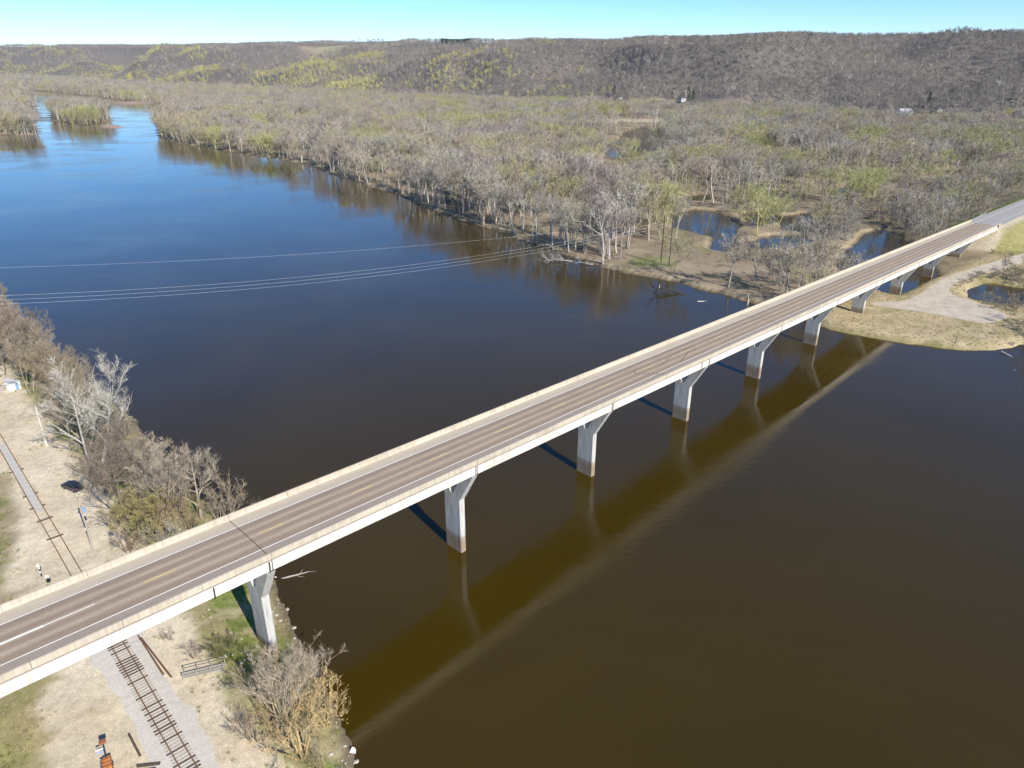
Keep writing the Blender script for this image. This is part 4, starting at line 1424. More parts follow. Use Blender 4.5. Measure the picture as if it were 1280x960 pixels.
# ------------------------------------------------------------------ left bank: trees one by one
# key, base pixel, ground height, height in metres, tint, label
LB = [
    ('near1', (122, 588), 3.0, 19.0, PALE, 'largest pale whitish tree on the left river bank', 1.0),
    ('near0', (108, 566), 3.2, 13.0, (0.37, 0.34, 0.29), 'slimmer pale tree close behind the largest whitish tree on the left bank', 1.0),
    ('near2', (66, 508), 3.4, 13.0, (0.30, 0.26, 0.20), 'many-stemmed tan tree fanning out above the white roadside pole', 1.1),
    ('near1', (40, 492), 3.6, 13.5, GREY, 'grey bare tree just right of the small white shed', 1.0),
    ('near0', (22, 466), 3.6, 14.5, PURP, 'purplish bare tree behind the small white shed', 1.0),
    ('near1', (4, 470), 3.8, 14.0, (0.29, 0.24, 0.20), 'bare tree touching the left picture edge left of the white shed', 1.0),
    ('near2', (8, 440), 3.4, 13.5, GREY, 'bare tree in the upper left end of the bank wood', 1.0),
    ('near0', (-14, 440), 3.6, 14.5, PURP, 'purple-grey tree cut by the left picture edge above the shed', 1.0),
    ('near1', (36, 452), 2.6, 12.0, (0.25, 0.215, 0.19), 'grey tree hanging over the water at the upper end of the bank', 1.0),
    ('near2', (72, 486), 2.6, 11.5, GREY, 'grey bushy tree between the tan many-stemmed tree and the river', 1.0),
    ('near1', (150, 640), 3.2, 11.5, (0.27, 0.235, 0.215), 'purplish-grey bare tree beside the parked dark car', 1.0),
    ('near2', (134, 616), 3.0, 10.5, (0.25, 0.22, 0.20), 'dense grey tree rising above the parked dark car', 1.0),
    ('near2', (178, 622), 2.2, 11.0, (0.28, 0.25, 0.225), 'twiggy grey tree leaning over the water between pale tree and bridge', 1.0),
    ('nearbud', (172, 672), 3.4, 8.5, (0.31, 0.29, 0.14), 'olive budding thicket at the foot of the bridge upstream side', 1.1),
    ('nearshrub1', (196, 664), 3.0, 7.5, (0.36, 0.28, 0.17), 'tan bare thicket beside the olive thicket by the bridge', 1.0),
    ('near1', (205, 650), 2.6, 12.0, (0.40, 0.37, 0.33), 'pale leaning tree rising from the thicket upstream of the bridge', 1.0),
    ('nearshrub0', (222, 640), 2.0, 8.0, (0.29, 0.255, 0.23), 'grey shrub in the middle of the thicket upstream of the bridge', 1.0),
    ('near0', (252, 648), 1.6, 11.5, (0.42, 0.39, 0.35), 'slender pale tree just left of the last round shrub by the deck', 1.0),
    ('nearshrub1', (285, 642), 1.2, 8.5, (0.38, 0.345, 0.29), 'round pale shrub whose tips overlap the upstream parapet', 1.1),
    ('nearshrub0', (238, 664), 2.2, 6.5, (0.32, 0.26, 0.18), 'brown shrub right against the upstream side of the deck', 1.0),
    # in front of the bridge
    ('near2', (352, 918), 2.2, 10.5, (0.40, 0.36, 0.31), 'grey clump of slender trunks below the first river pier', 0.85),
    ('nearshrub1', (376, 944), 1.6, 9.5, (0.42, 0.34, 0.20), 'spreading tan shrub with fanned stems at the bottom river edge', 1.1),
    ('nearbud', (408, 905), 0.8, 8.0, (0.46, 0.37, 0.21), 'yellowish budding shrub overhanging the brown water at the bottom', 1.0),
    ('nearshrub0', (396, 860), 0.8, 6.5, (0.36, 0.32, 0.28), 'grey shrub at the waterline right below the first river pier', 1.0),
    ('nearshrub0', (330, 880), 2.6, 7.0, (0.33, 0.29, 0.25), 'grey bush between the wooden walkway and the slender trunks', 1.0),
    ('nearbud', (287, 826), 3.0, 4.2, (0.13, 0.14, 0.06), 'dark olive bush just above the wooden walkway', 1.0),
    ('nearshrub1', (300, 905), 2.8, 3.5, (0.30, 0.25, 0.19), 'low twiggy bush on the grass slope below the walkway', 1.0),
    ('nearshrub0', (242, 822), 3.6, 3.0, (0.27, 0.23, 0.21), 'low purplish brush pile beside the upper end of the walkway', 1.4),
    ('nearshrub1', (212, 800), 3.9, 2.4, (0.30, 0.25, 0.21), 'small bare bush next to the loose rusty rails', 1.3),
    ('nearshrub1', (402, 962), 0.9, 5.0, (0.34, 0.29, 0.20), 'small tan shrub at the bottom edge beside the white rock', 1.0),
    ('near1', (88, 540), 3.0, 14.0, GREY, 'grey tree left of the largest pale tree, behind the roadside pole', 1.0),
    ('near2', (98, 552), 3.2, 10.0, (0.31, 0.27, 0.22), 'low branching tan tree below the largest pale tree', 1.0),
    ('near0', (56, 470), 2.2, 13.0, PURP, 'purplish tree at the water left of the tan many-stemmed tree', 1.0),
    ('near2', (18, 428), 2.4, 12.5, (0.28, 0.245, 0.21), 'grey-tan tree at the water by the left picture edge', 1.0),
    ('near1', (-8, 420), 2.4, 13.0, GREY, 'grey tree at the topmost left corner of the bank wood', 1.0),
    ('near0', (-20, 470), 3.9, 14.0, (0.30, 0.26, 0.22), 'bare tree beyond the left picture edge beside the road', 1.0),
    ('near1', (100, 520), 1.6, 11.5, (0.30, 0.265, 0.23), 'bare tree at the waterline behind the largest pale tree', 1.0),
    ('near2', (148, 590), 1.6, 10.5, (0.27, 0.24, 0.22), 'grey bare tree at the waterline right of the largest pale tree', 1.0),
    ('nearshrub0', (120, 606), 3.2, 6.0, (0.28, 0.245, 0.21), 'grey undergrowth shrub at the foot of the largest pale tree', 1.2),
    ('nearshrub1', (146, 660), 3.7, 5.5, (0.29, 0.25, 0.20), 'twiggy shrub right behind the parked dark car', 1.2),
    ('nearshrub1', (160, 690), 3.8, 4.5, (0.26, 0.20, 0.15), 'brown brambles against the upstream parapet beside the track', 1.3),
    ('near1', (232, 626), 1.0, 9.5, (0.33, 0.295, 0.265), 'grey tree at the waterline between thicket and round shrub', 1.0),
    ('nearshrub0', (315, 925), 2.6, 4.0, (0.32, 0.27, 0.21), 'twiggy bush left of the slender grey trunks near the bottom', 1.2),
    ('near0', (366, 900), 1.6, 9.0, (0.38, 0.34, 0.29), 'upright grey tree right of the slender trunks below the pier', 0.9),
    ('nearshrub1', (372, 872), 1.4, 6.0, (0.34, 0.30, 0.25), 'pale twiggy shrub hiding the foot of the first river pier', 1.1),
]
for key, (px, py), g, h, tint, lab, wide in LB:
    p = U(px, py, g)
    z = hgt(p[0], p[1])
    p = U(px, py, max(z, 0.1))
    if 'argest pale whitish' not in lab: tint = tuple(c * w_ * (.78 if py < 720 else .95) for c, w_ in zip(tint, (1.06, .98, .86)))
    h *= 1.42 if 'near' in key and 'nearshrub' not in key and key != 'nearbud' else 1.3
    if lab.startswith('low') or lab.startswith('small'): h /= 1.3
    place_tree(key, p[0], p[1], h, tint, lab, 'shrub' if 'shrub' in key or 'bud' in key else 'tree', name='bare_shrub' if 'shrub' in key or 'bud' in key else 'bare_tree', wide=wide,
               group='trees and shrubs on the left bank', limb_tint=None)

# right bank, downstream of the road
RB = [
    ('fork0', (1296, 412), 14.0, PURP, 'large bare tree just outside the right edge shading the gravel landing', 1.2),
    ('fork1', (1312, 430), 12.0, PURP, 'bare tree past the right edge leaning over the fallen white branch', 1.1),
    ('tall1', (1252, 350), 9.0, (0.20, 0.165, 0.14), 'dark slender tree beside the small right-hand pond', 0.8),
    ('shrub0', (1222, 352), 4.5, (0.27, 0.23, 0.18), 'bare shrub on the upper edge of the right-hand pond', 1.1),
    ('shrub1', (1270, 345), 5.5, (0.24, 0.21, 0.15), 'grey shrub behind the right-hand pond by the picture edge', 1.2),
    ('shrub0', (1268, 388), 5.5, (0.22, 0.18, 0.15), 'dark shrub between the right-hand pond and the landing', 1.3),
    ('shrub1', (1286, 372), 6.0, (0.22, 0.185, 0.16), 'dense bare shrub cut by the right edge below the pond', 1.3),
    ('bud1', (1283, 340), 8.0, (0.22, 0.24, 0.10), 'olive budding tree at the right edge above the pond', 1.0),
    ('shrub1', (1200, 358), 3.0, (0.33, 0.28, 0.19), 'low tan shrub at the left end of the right-hand pond', 1.1),
    ('snag0', (1238, 352), 6.5, (0.24, 0.2, 0.17), 'thin half-dead sapling standing behind the right-hand pond', 0.8),
    ('bud0', (1276, 356), 7.0, (0.25, 0.27, 0.10), 'green budding bush beside the pond at the right edge', 1.2),
    ('bud2', (1262, 340), 5.5, (0.24, 0.25, 0.11), 'green bush just behind the right-hand pond', 1.3),
    ('shrub0', (1240, 386), 4.0, (0.25, 0.21, 0.17), 'bare shrub between gravel landing and the pond', 1.2),
    ('shrub1', (1276, 412), 4.5, (0.23, 0.19, 0.16), 'bare shrub at the right edge above the fallen branch', 1.3),
    ('shrub0', (1290, 424), 4.5, (0.21, 0.175, 0.15), 'dark shrub at the right shore below the landing', 1.3),
    ('shrub0', (1262, 322), 3.5, (0.26, 0.22, 0.17), 'bare shrub on the embankment foot above the gravel track', 1.2),
    ('shrub1', (1240, 317), 3.0, (0.30, 0.27, 0.15), 'small olive shrub halfway up the embankment near the bridge end', 1.1),
]
for key, (px, py), h, tint, lab, wide in RB:
    p = U(px, py, 1.8); z = hgt(p[0], p[1]); p = U(px, py, max(z, .1))
    sh = 'shrub' in key
    place_tree(key, p[0], p[1], h, tint, lab, 'shrub' if sh else 'tree', name='bare_shrub' if sh else 'bare_tree', wide=wide, group='trees and shrubs by the boat landing')


# ------------------------------------------------------------------ driftwood and stumps
def dead_tree(name, label, px, py, z, L_, direc, m, seed, branches=8, r0=.28, rise=.25, spread=.55, twig=True):
    rnd = random.Random(seed)
    p = U(px, py, max(z, 0))
    t = thing(name, label, 'driftwood', (p[0], p[1], z))
    d = Vector((direc[0], direc[1], rise)).normalized()
    pts = [Vector((0, 0, -0.3))]
    for i in range(6):
        d = (d + Vector((rnd.gauss(0, .12), rnd.gauss(0, .12), rnd.gauss(0, .08)))).normalized()
        pts.append(pts[-1] + d * L_ / 6)
    MB().tube(pts, [r0 * (1 - .7 * i / 6) for i in range(7)], 6).obj('trunk', m, t)
    for b in range(branches):
        f = rnd.uniform(.25, 1); x = f * 6; i = min(int(x), 5)
        q0 = pts[i].lerp(pts[i + 1], x - i)
        dd = (d + perp(d, rnd) * rnd.uniform(.6, 1.4) + Vector((0, 0, spread * rnd.uniform(0, 1)))).normalized()
        l2 = L_ * rnd.uniform(.2, .45)
        bp_ = [q0, q0 + dd * l2 * .5, q0 + (dd + Vector((rnd.gauss(0, .2), rnd.gauss(0, .2), rnd.gauss(0, .2)))).normalized() * l2]
        br = MB().tube(bp_, [r0 * .35, r0 * .22, r0 * .08], 4)
        if twig:
            for _ in range(10):
                s0 = bp_[1].lerp(bp_[2], rnd.random()); e = s0 + (dd + perp(dd, rnd) * .9).normalized() * l2 * .5
                br.blade(s0, e, .035, perp(dd, rnd))
        br.obj('branch', m, t)
    return t


dead_tree('fallen_tree', 'grey fallen treetop lying in the water at the far bank', 716, 326, 0.4, 12, (-1, -.12), M_DEAD, 1, 34, .3, .12, .6)
dead_tree('fallen_tree', 'pale broken trunk beside the grey fallen treetop at the far bank', 742, 330, 0.7, 7, (-.9, .1), M_DEAD, 31, 7, .3, .15, .3)
dead_tree('driftwood_snag', 'black twisted snag sticking out of the water off the sandy bank', 852, 366, 0.2, 11, (-1, .1), M_DEADDK, 2, 20, .4, .25, .5)
dead_tree('driftwood_log', 'dark curved log floating right of the black snag', 852, 368, 0.25, 11, (1, -.75), M_DEADDK, 3, 6, .5, -.02, .2, False)
dead_tree('driftwood_log', 'bleached tip of wood at the right end of the floating logs', 872, 376, 0.25, 3, (1, 0), M_BONE, 4, 2, .25, .05, .2, False)
dead_tree('driftwood_branch', 'small white forked branch left of the black snag', 823, 362, 0.15, 2.4, (.4, .3), M_BONE, 5, 3, .15, .6, .5, False)
dead_tree('fallen_branch', 'long bleached branch lying from the right bank into the water', 1252, 438, 0.7, 9, (.3, -1), M_BONE, 6, 4, .2, -.06, .1, False)
dead_tree('fallen_branch', 'pale branch floating flat at the tip of the bleached branch', 1246, 461, 0.1, 6, (1, -.12), M_BONE, 7, 3, .15, .0, .1, False)
dead_tree('tree_stump', 'small dark dead sapling standing on the right waterline', 1193, 433, 0.2, 4, (.08, .05), M_DEADDK, 8, 4, .14, 1.0, .6, False)
dead_tree('driftwood_log', 'reddish-brown drift log in the water behind the first river pier', 352, 722, 0.15, 4.6, (1, .22), M_DEAD, 9, 7, .2, .04, .1, False)
dead_tree('leaning_snag', 'thin pale dead trunk leaning out of the water at the far parapet', 934, 381, 0.0, 5, (.6, .5), M_BONE, 12, 1, .16, .9, .3, False)


def rock_mesh(seed, s=1.0):
    rnd = random.Random(seed)
    import bmesh
    bm = bmesh.new()
    bmesh.ops.create_icosphere(bm, subdivisions=2, radius=s)
    ax = [rnd.uniform(.7, 1.2), rnd.uniform(.6, 1.0), rnd.uniform(.5, .8)]
    off = rnd.uniform(0, 50)
    from mathutils import noise
    for v in bm.verts:
        n_ = noise.noise(v.co * 1.3 / s + Vector((off, 0, 0)))
        v.co = Vector((v.co.x * ax[0], v.co.y * ax[1], v.co.z * ax[2])) * (1 + .35 * n_)
    me = bpy.data.meshes.new('rock'); bm.to_mesh(me); bm.free(); me.materials.append(M_ROCK)
    return me


p = U(441, 938, .2)
wr = MB()
wr.v = [(-.75, -.45, -.4), (.7, -.5, -.4), (.55, .55, -.4), (-.6, .5, -.4), (-.4, -.2, .35), (.42, -.25, .3), (.25, .3, .55), (-.05, .02, 1.0)]
wr.f = [(0, 1, 5, 4), (1, 2, 6, 5), (2, 3, 6), (3, 0, 4), (4, 5, 7), (5, 6, 7), (6, 3, 7), (3, 4, 7)]
wro = wr.obj('rock', M_WHITE, None, tuple(p)); wro.scale = (.62, .62, .62)
tag(wro, 'pointed white rock standing in the brown water at the bottom', 'rock')
rk = [rock_mesh(i) for i in range(4)]
for i, (px, py) in enumerate([(1040, 408.5), (1044, 409.5), (1048, 410), (1053, 411)]):
    p = U(px, py, .15)
    o = link('rock', rk[i], None, tuple(p)); o.scale = (.7, .6, .6)
    tag(o, 'pale rock in the short row at the waterline under the bridge', 'rock', 'pale rocks under the bridge at the far waterline')

# stones spilled along the left bank
sx, sy = jgrid(-60, -15, 55, 112, 0.8)
ssd = water_sd(sx, sy); sb = (sx - TO[0]) * TN[0] + (sy - TO[1]) * TN[1]
kp = left_side(sx, sy) & (((ssd > -.3) & (ssd < 3.0) & (nrng.random(sx.shape) < .12)) | ((sb > 7) & (sb < 14) & (fbm(sx / 5, sy / 5, 333, 2) > .55) & (nrng.random(sx.shape) < .2)))
sx = sx[kp]; sy = sy[kp]
SR = {'r%d' % i: bpy.data.objects.new('stone', rk[i]) for i in range(4)}
stuff_instances('bank_stones', 'pale stones scattered along the left bank and waterline', 'stones',
                np.stack([sx, sy, height(sx, sy) + .05], -1), nrng.uniform(.08, .3, len(sx)), nrng.uniform(0, 6.28, len(sx)), np.ones((len(sx), 3)) * .4,
                np.array(['r%d' % nrng.integers(4) for _ in sx], object), SR)

# ------------------------------------------------------------------ railway
TROT = math.atan2(TD[1], TD[0])
GZ0 = 4.0
bal = MB()
_rb = random.Random(77)
_xs = np.arange(-40, 27.1, .7)
for _x in _xs:
    _a = 3.5 + .35 * math.sin(_x * .31) + .2 * math.sin(_x * .93 + 1) + _rb.uniform(-.08, .08); _b = 3.4 + .4 * math.sin(_x * .23 + 2) + .2 * math.sin(_x * 1.1) + _rb.uniform(-.08, .08)
    bal.v += [(_x, -_a, -.16), (_x, -1.9, .08 + _rb.uniform(-.02, .02)), (_x, 0, .09 + _rb.uniform(-.015, .015)), (_x, 1.9, .08 + _rb.uniform(-.02, .02)), (_x, _b, -.16)]
for _j in range(len(_xs) - 1):
    for _q in range(4):
        bal.f.append((_j * 5 + _q, _j * 5 + 5 + _q, _j * 5 + 6 + _q, _j * 5 + 1 + _q))

rail_bed = bal.obj('ballast_bed', M_BALLAST, None, (TO[0], TO[1], GZ0 + .12), TROT)
tag(rail_bed, kind='structure')
track = thing('railway_track', 'rusty single railway track running under the bridge along the left bank', 'railway track', (TO[0], TO[1], GZ0), TROT)
rp_ = [(-.07, 0), (.07, 0), (.07, .03), (.015, .05), (.015, .12), (.038, .13), (.038, .17), (-.038, .17), (-.038, .13), (-.015, .12), (-.015, .05), (-.07, .03)]
for y in (-.76, .76):
    MB().prism([(a + y, b + .28) for a, b in rp_], -40, 130, 'x').obj('rail', M_RUST, track)
rnd = random.Random(5)
tie_d = MB().box((0, 0, 0), (.24, 2.6, .2)).mesh('tie', M_TIE)
tie_p = MB().box((0, 0, 0), (.22, 2.5, .2)).mesh('tie', M_TIEP)
x = -20.0
while x < 27:
    dark = rnd.random() < .45
    o = link('tie', tie_d if dark else tie_p, track, (x, rnd.uniform(-.06, .06), .165 if dark else .1325), rnd.uniform(-.02, .02))
    x += .56
x = 34
while x < 96:
    if rnd.random() < (.22 if x > 60 else .06):
        link('tie', tie_d if rnd.random() < .35 else tie_p, track, (x, 0, .10), rnd.uniform(-.02, .02))
    x += .56
# grey crossing planks between the rails upstream of the bridge
pk = MB().box((0, 0, 0), (1.9, 1.28, .12)).mesh('crossing_plank', mat('crossing_grey', (.43, .41, .38), .9, .15, 2))
for i in range(17):
    link('crossing_plank', pk, track, (72.5 + i * 2.05, 0, .20 + .01 * rnd.random()), rnd.uniform(-.012, .012))

# loose rails
for i, (a, b, lab) in enumerate((((176, 796), (214, 845), 'longer loose rusty rail lying on gravel beside the track'), ((172, 793), (204, 842), 'shorter loose rail lying closest to the railway track'))):
    A = U(*a, 4.3); B_ = U(*b, 4.3)
    L_ = np.hypot(*(B_ - A)[:2])
    o = MB().prism(rp_, 0, L_, 'x').obj('loose_rail', M_RUST, None, (A[0], A[1], max(hgt(A[0], A[1]), hgt(B_[0], B_[1])) + .04), math.atan2(B_[1] - A[1], B_[0] - A[0]))
    o.scale = (1, 1.8, 1)
    tag(o, lab, 'rail')

# wooden walkway down to the water
A = U(231, 847, 3.7); B_ = U(283, 843, 2.8)
L_ = float(np.hypot(*(B_ - A)[:2])); rz = math.atan2(B_[1] - A[1], B_[0] - A[0])
zA = hgt(A[0], A[1]) + .35; zB = hgt(B_[0], B_[1]) + .55
walk = thing('wooden_walkway', 'grey weathered wooden walkway with railings on the left bank', 'walkway', (A[0], A[1], zA), rz)
n_ = int(L_ / .3)
plank = MB().box((0, 0, 0), (.26, 1.3, .05)).mesh('plank', M_WOODG)
for i in range(n_):
    f = i / n_
    link('plank', plank, walk, (f * L_, 0, (zB - zA) * f))
for s in (-.65, .65):
    MB().tube([(0, s, .95), (L_, s, .95 + zB - zA)], .06, 4).obj('handrail', M_WOODG, walk)
    MB().tube([(0, s, .5), (L_, s, .5 + zB - zA)], .045, 4).obj('middle_rail', M_WOODG, walk)
    for f in (0, .33, .66, 1):
        MB().box((f * L_, s, .15 + (zB - zA) * f), (.11, .11, 1.7)).obj('post', M_WOODG, walk)
for s in (-.45, .45):
    MB().box((L_ / 2, s, -.15 + (zB - zA) / 2), (L_, .08, .18)).obj('stringer', M_WOODG, walk)


# ------------------------------------------------------------------ poles and wires
def utility_pole(label, x, y, h, m, arms=True, box=False, lean=(0, 0), r=.17, cat='utility pole', rz=0.0):
    t = thing('utility_pole', label, cat, (x, y, hgt(x, y)), rz)
    MB().tube([(0, 0, -.4), (lean[0] * .5, lean[1] * .5, h * .5), (lean[0], lean[1], h)], [r, r * .85, r * .65], 8).obj('pole_shaft', m, t)
    if arms:
        MB().box((lean[0] + .14, lean[1], h - .5), (.1, 2.4, .12)).obj('crossarm', m, t)
        for yy in (-1.05, 0.0, 1.05):
            MB().tube([(lean[0] + .14, lean[1] + yy, h - .44), (lean[0] + .14, lean[1] + yy, h - .22)], [.05, .07], 6).obj('insulator', M_WHITE, t)
    if box:
        MB().tube([(.35, 0, h * .62), (.35, 0, h * .62 + .9)], [.28, .28], 10).obj('transformer', M_BLUE, t)
        MB().box((.0, -.2, h * .28), (.35, .25, .6)).obj('meter_box', M_WHITE, t)
    return t


p = U(58.3, 556, 4); utility_pole('plain pale wooden pole on grass beside the dirt road', p[0], p[1], 9.4, M_BONE, arms=False, r=.24)
p = U(113, 676, 4); utility_pole('brown utility pole with blue transformer beside the parked car', p[0], p[1], 9.6, M_POLEW, True, True, rz=.3, lean=(-.2, .1))
p = U(117, 690, 4); utility_pole('shorter brown pole just in front of the transformer pole', p[0], p[1], 7.0, M_POLEW, False, False, rz=.3)
farp = []
for px, py, h, lab in ((826, 329, 20, 'left dark tall pole of the river crossing on the far bank'), (836, 333, 19.5, 'right dark tall pole of the river crossing on the far bank')):
    p = U(px, py, 1.8); farp.append(p)
    utility_pole(lab, p[0], p[1], h, M_POLEDK, True, False, r=.26)
pc = (farp[0] + farp[1]) / 2
pw = U(-70, 384, 21); wl = hgt(pw[0], pw[1])
utility_pole('tall pole carrying the river wires on the left bank', pw[0], pw[1], 21 - wl + .3, M_POLEW, True, False, r=.24)


def wire(label, a, b, sag, r=.015):
    o0 = (float(a[0]), float(a[1]), float(a[2]))
    pts = []
    for i in range(41):
        f = i / 40
        pts.append((float(a[0] + (b[0] - a[0]) * f) - o0[0], float(a[1] + (b[1] - a[1]) * f) - o0[1], float(a[2] + (b[2] - a[2]) * f - 4 * sag * f * (1 - f)) - o0[2]))
    tag(MB().tube(pts, r, 4, cap=False).obj('power_line', M_WIRE, None, o0), label, 'wire', 'wires over the river')


# three conductors between the left pole and the dark poles, one lone wire further up
LW = [(-60, 371.5), (-60, 377.0), (-60, 382.5)]
RW = [(829, 277), (833, 279.5), (837, 282)]
for (a, b, nm) in zip(LW, RW, ('uppermost of the three close pale wires over the river', 'middle one of the three close pale wires over the river', 'lowest of the three close pale wires over the river')):
    wire(nm, U(*a, 20.5), U(*b, 19.5), 6.0)
wire('single pale wire crossing the river above the group of three', U(-60, 336, 16), U(700, 290, 12), 2.6)
p = U(700, 290, 12); utility_pole('slim pole in the far wood holding the single upper wire', p[0], p[1], 12.1 - hgt(p[0], p[1]), M_POLEDK, False, False)

# ------------------------------------------------------------------ parked car
def car(label, x, y, rz, paint):
    t = thing('parked_car', label, 'car', (x, y, hgt(x, y) + .02), rz)
    side = [(-2.3, .35), (2.25, .35), (2.3, .72), (2.1, .92), (1.05, 1.02), (.45, 1.52), (-1.55, 1.56), (-2.2, 1.05), (-2.32, .8)]
    b = MB()
    n_ = len(side)
    for yy, sc_ in ((-.9, 1.0), (-.72, 1), (.72, 1), (.9, 1.0)):
        for px, pz in side:
            inset = .0
            if abs(yy) > .8 and pz > 1.1:
                inset = .16
            b.v.append((px, yy - math.copysign(inset, yy), pz))
    for s in range(3):
        for j in range(n_):
            b.f.append((s * n_ + j, s * n_ + (j + 1) % n_, (s + 1) * n_ + (j + 1) % n_, (s + 1) * n_ + j))
    b.f.append(tuple(range(n_ - 1, -1, -1))); b.f.append(tuple(range(3 * n_, 4 * n_)))
    b.obj('body', paint, t)
    for nm, pts in (('windscreen', [(1.02, -.68, 1.05), (1.02, .68, 1.05), (.49, .62, 1.5), (.49, -.62, 1.5)]), ('rear_window', [(-2.16, .66, 1.1), (-2.16, -.66, 1.1), (-1.62, -.6, 1.53), (-1.62, .6, 1.53)])):
        g = MB(); off = .02 if pts[0][0] > 0 else -.02
        g.v = [(a + off, c, d + .015) for a, c, d in pts]; g.f = [(0, 1, 2, 3)]
        g.obj(nm, M_GLASS, t)
    for s in (-1, 1):
        for x0, x1 in ((-1.45, -.5), (-.42, .55)):
            g = MB(); g.v = [(x0, s * .905, 1.06), (x1 + (.25 if x1 > 0 else 0), s * .905, 1.06), (x1, s * .765, 1.46), (x0, s * .765, 1.46)]; g.f = [(0, 1, 2, 3)]
            g.obj('side_window', M_GLASS, t)
        for wx in (-1.45, 1.4):
            w = MB().tube([(wx, s * .95, .34), (wx, s * .70, .34)], .34, 14).obj('wheel', M_DARK, t)
            MB().tube([(wx, s * .965, .34), (wx, s * .9, .34)], .2, 10).obj('rim', M_CHROME, w)
        MB().box((2.26, s * .62, .76), (.1, .36, .14)).obj('headlight', M_WHITE, t)
        MB().box((-2.28, s * .68, .9), (.1, .24, .2)).obj('tail_light', M_LAMPR, t)
    return t


p = U(91, 610, 4)
car('dark car parked under bare trees beside the dirt road', p[0], p[1], TROT + .35, M_CARPAINT)

# ------------------------------------------------------------------ small shed, crossing posts, machine, timber
p = U(18, 487, 3.8)
shed = thing('small_shed', 'small white shed with pale blue door at the wood edge', 'shed', (p[0], p[1], hgt(p[0], p[1])), TROT + .5)
MB().box((0, 0, 1.05), (2.6, 2.0, 2.3)).obj('wall', M_WHITE, shed)
MB().prism([(-1.2, 2.15), (1.2, 2.15), (0, 2.8)], -1.5, 1.5, 'x').obj('roof', M_ROOF, shed)
MB().box((-1.32, 0, .95), (.05, .8, 1.8)).obj('door', M_BLUE, shed)
MB().box((.2, -1.02, 1.3), (.8, .05, .6)).obj('window', M_GLASS, shed)

p = U(52, 720, 4)
post = thing('crossing_post', 'black and white striped post on the dirt beside the track', 'post', (p[0], p[1], hgt(p[0], p[1])))
MB().tube([(0, 0, -.2), (0, 0, 2.5)], .09, 8).obj('post_shaft', M_BLACKP, post)
for z in (.7, 1.5, 2.2):
    MB().tube([(0, 0, z), (0, 0, z + .35)], .105, 8).obj('white_band', M_WHITE, post)
MB().box((0, -.11, 2.15), (.55, .03, .4)).obj('plate', M_WHITE, post)
p = U(61, 727, 4)
ss = thing('switch_stand', 'low white and black switch stand near the upstream parapet', 'switch stand', (p[0], p[1], hgt(p[0], p[1])))
MB().box((0, 0, .2), (.5, .4, .5)).obj('base', M_BLACKP, ss)
MB().tube([(0, 0, .4), (0, 0, 1.1)], .06, 6).obj('stem', M_BLACKP, ss)
MB().tube([(0, -.03, 1.0), (0, .03, 1.0)], .32, 12).obj('target', M_WHITE, ss)

p = U(135, 962, 4)
mach = thing('rusty_machine', 'rusty orange machine with signal arm cut by the bottom edge', 'machine', (p[0], p[1], hgt(p[0], p[1])), TROT - .2)
MB().prism([(-.55, 0), (.55, 0), (.5, 1.0), (.2, 1.35), (-.55, 1.35)], -.9, .9, 'x').obj('housing', M_ORANGE, mach)
for x in (-.55, 0, .55):
    MB().box((x, 0, 1.38), (.16, 1.16, .1)).obj('rib', M_BROWNP, mach)
MB().box((0, .62, .6), (1.5, .1, .8)).obj('side_panel', M_BLUE, mach)
MB().tube([(.7, -.1, 1.2), (.9, -.1, 2.6), (1.5, -.1, 3.1)], .07, 6).obj('arm', M_DARK, mach)
MB().box((1.55, -.1, 3.1), (.5, .75, .28)).obj('arm_box', M_BROWNP, mach)
MB().box((1.0, .35, 2.2), (.08, .8, .16)).obj('stripe_board', M_BLUE, mach)
MB().box((1.2, .35, 2.5), (.08, .8, .16)).obj('stripe_board', M_WHITE, mach)
for s in (-.5, .5):
    for x in (-.6, .6):
        w = MB().tube([(x, s - .12, .25), (x, s + .12, .25)], .28, 12).obj('wheel', M_DARK, mach)

for i, (px, py, ln, da, lab) in enumerate(((186, 957, 2.6, .9, 'upper plank of the timber pile at the bottom edge'), (180, 963, 2.6, .95, 'lower plank of the timber pile at the bottom edge'),
                                           (168, 931, 4.2, -.75 + math.pi, 'long dark timber lying in the dirt beside the track'))):
    p = U(px, py, 4.1)
    o = MB().box((0, 0, 0), (ln, .26, .24)).obj('timber', M_TIE, None, (p[0], p[1], hgt(p[0], p[1]) + .12 + .1 * (i == 0)), da - .75 if i < 2 else TROT)
    tag(o, lab, 'timber')

# heap of bare soil on the lot
hp = U(78, 880, 4)
# ------------------------------------------------------------------ farms, houses and evergreens far off
def conifer(label, x, y, h, group):
    rnd = random.Random(int(x * 7 + y))
    t = thing('evergreen_tree', label, 'tree', (x, y, hgt(x, y) - .2), rnd.uniform(0, 6), group)
    MB().tube([(0, 0, 0), (0, 0, h)], [.02 * h, .004 * h], 5).obj('trunk', M_POLEDK, t)
    m = MB()
    for i in range(420):
        f = rnd.uniform(.08, 1) ** .8; z = h * f; rr = h * .24 * (1.03 - f)
        a = rnd.uniform(0, 6.28); r_ = rr * rnd.uniform(.35, 1.1)
        c = Vector((math.cos(a) * r_, math.sin(a) * r_, z - r_ * .35))
        m.blade(c, c + Vector((math.cos(a) * h * .05, math.sin(a) * h * .05, -h * .05 + rnd.gauss(0, .02 * h))), h * .022, perp(Vector((0, 0, 1)), rnd))
    m.obj('crown', M_CONIFER, t)


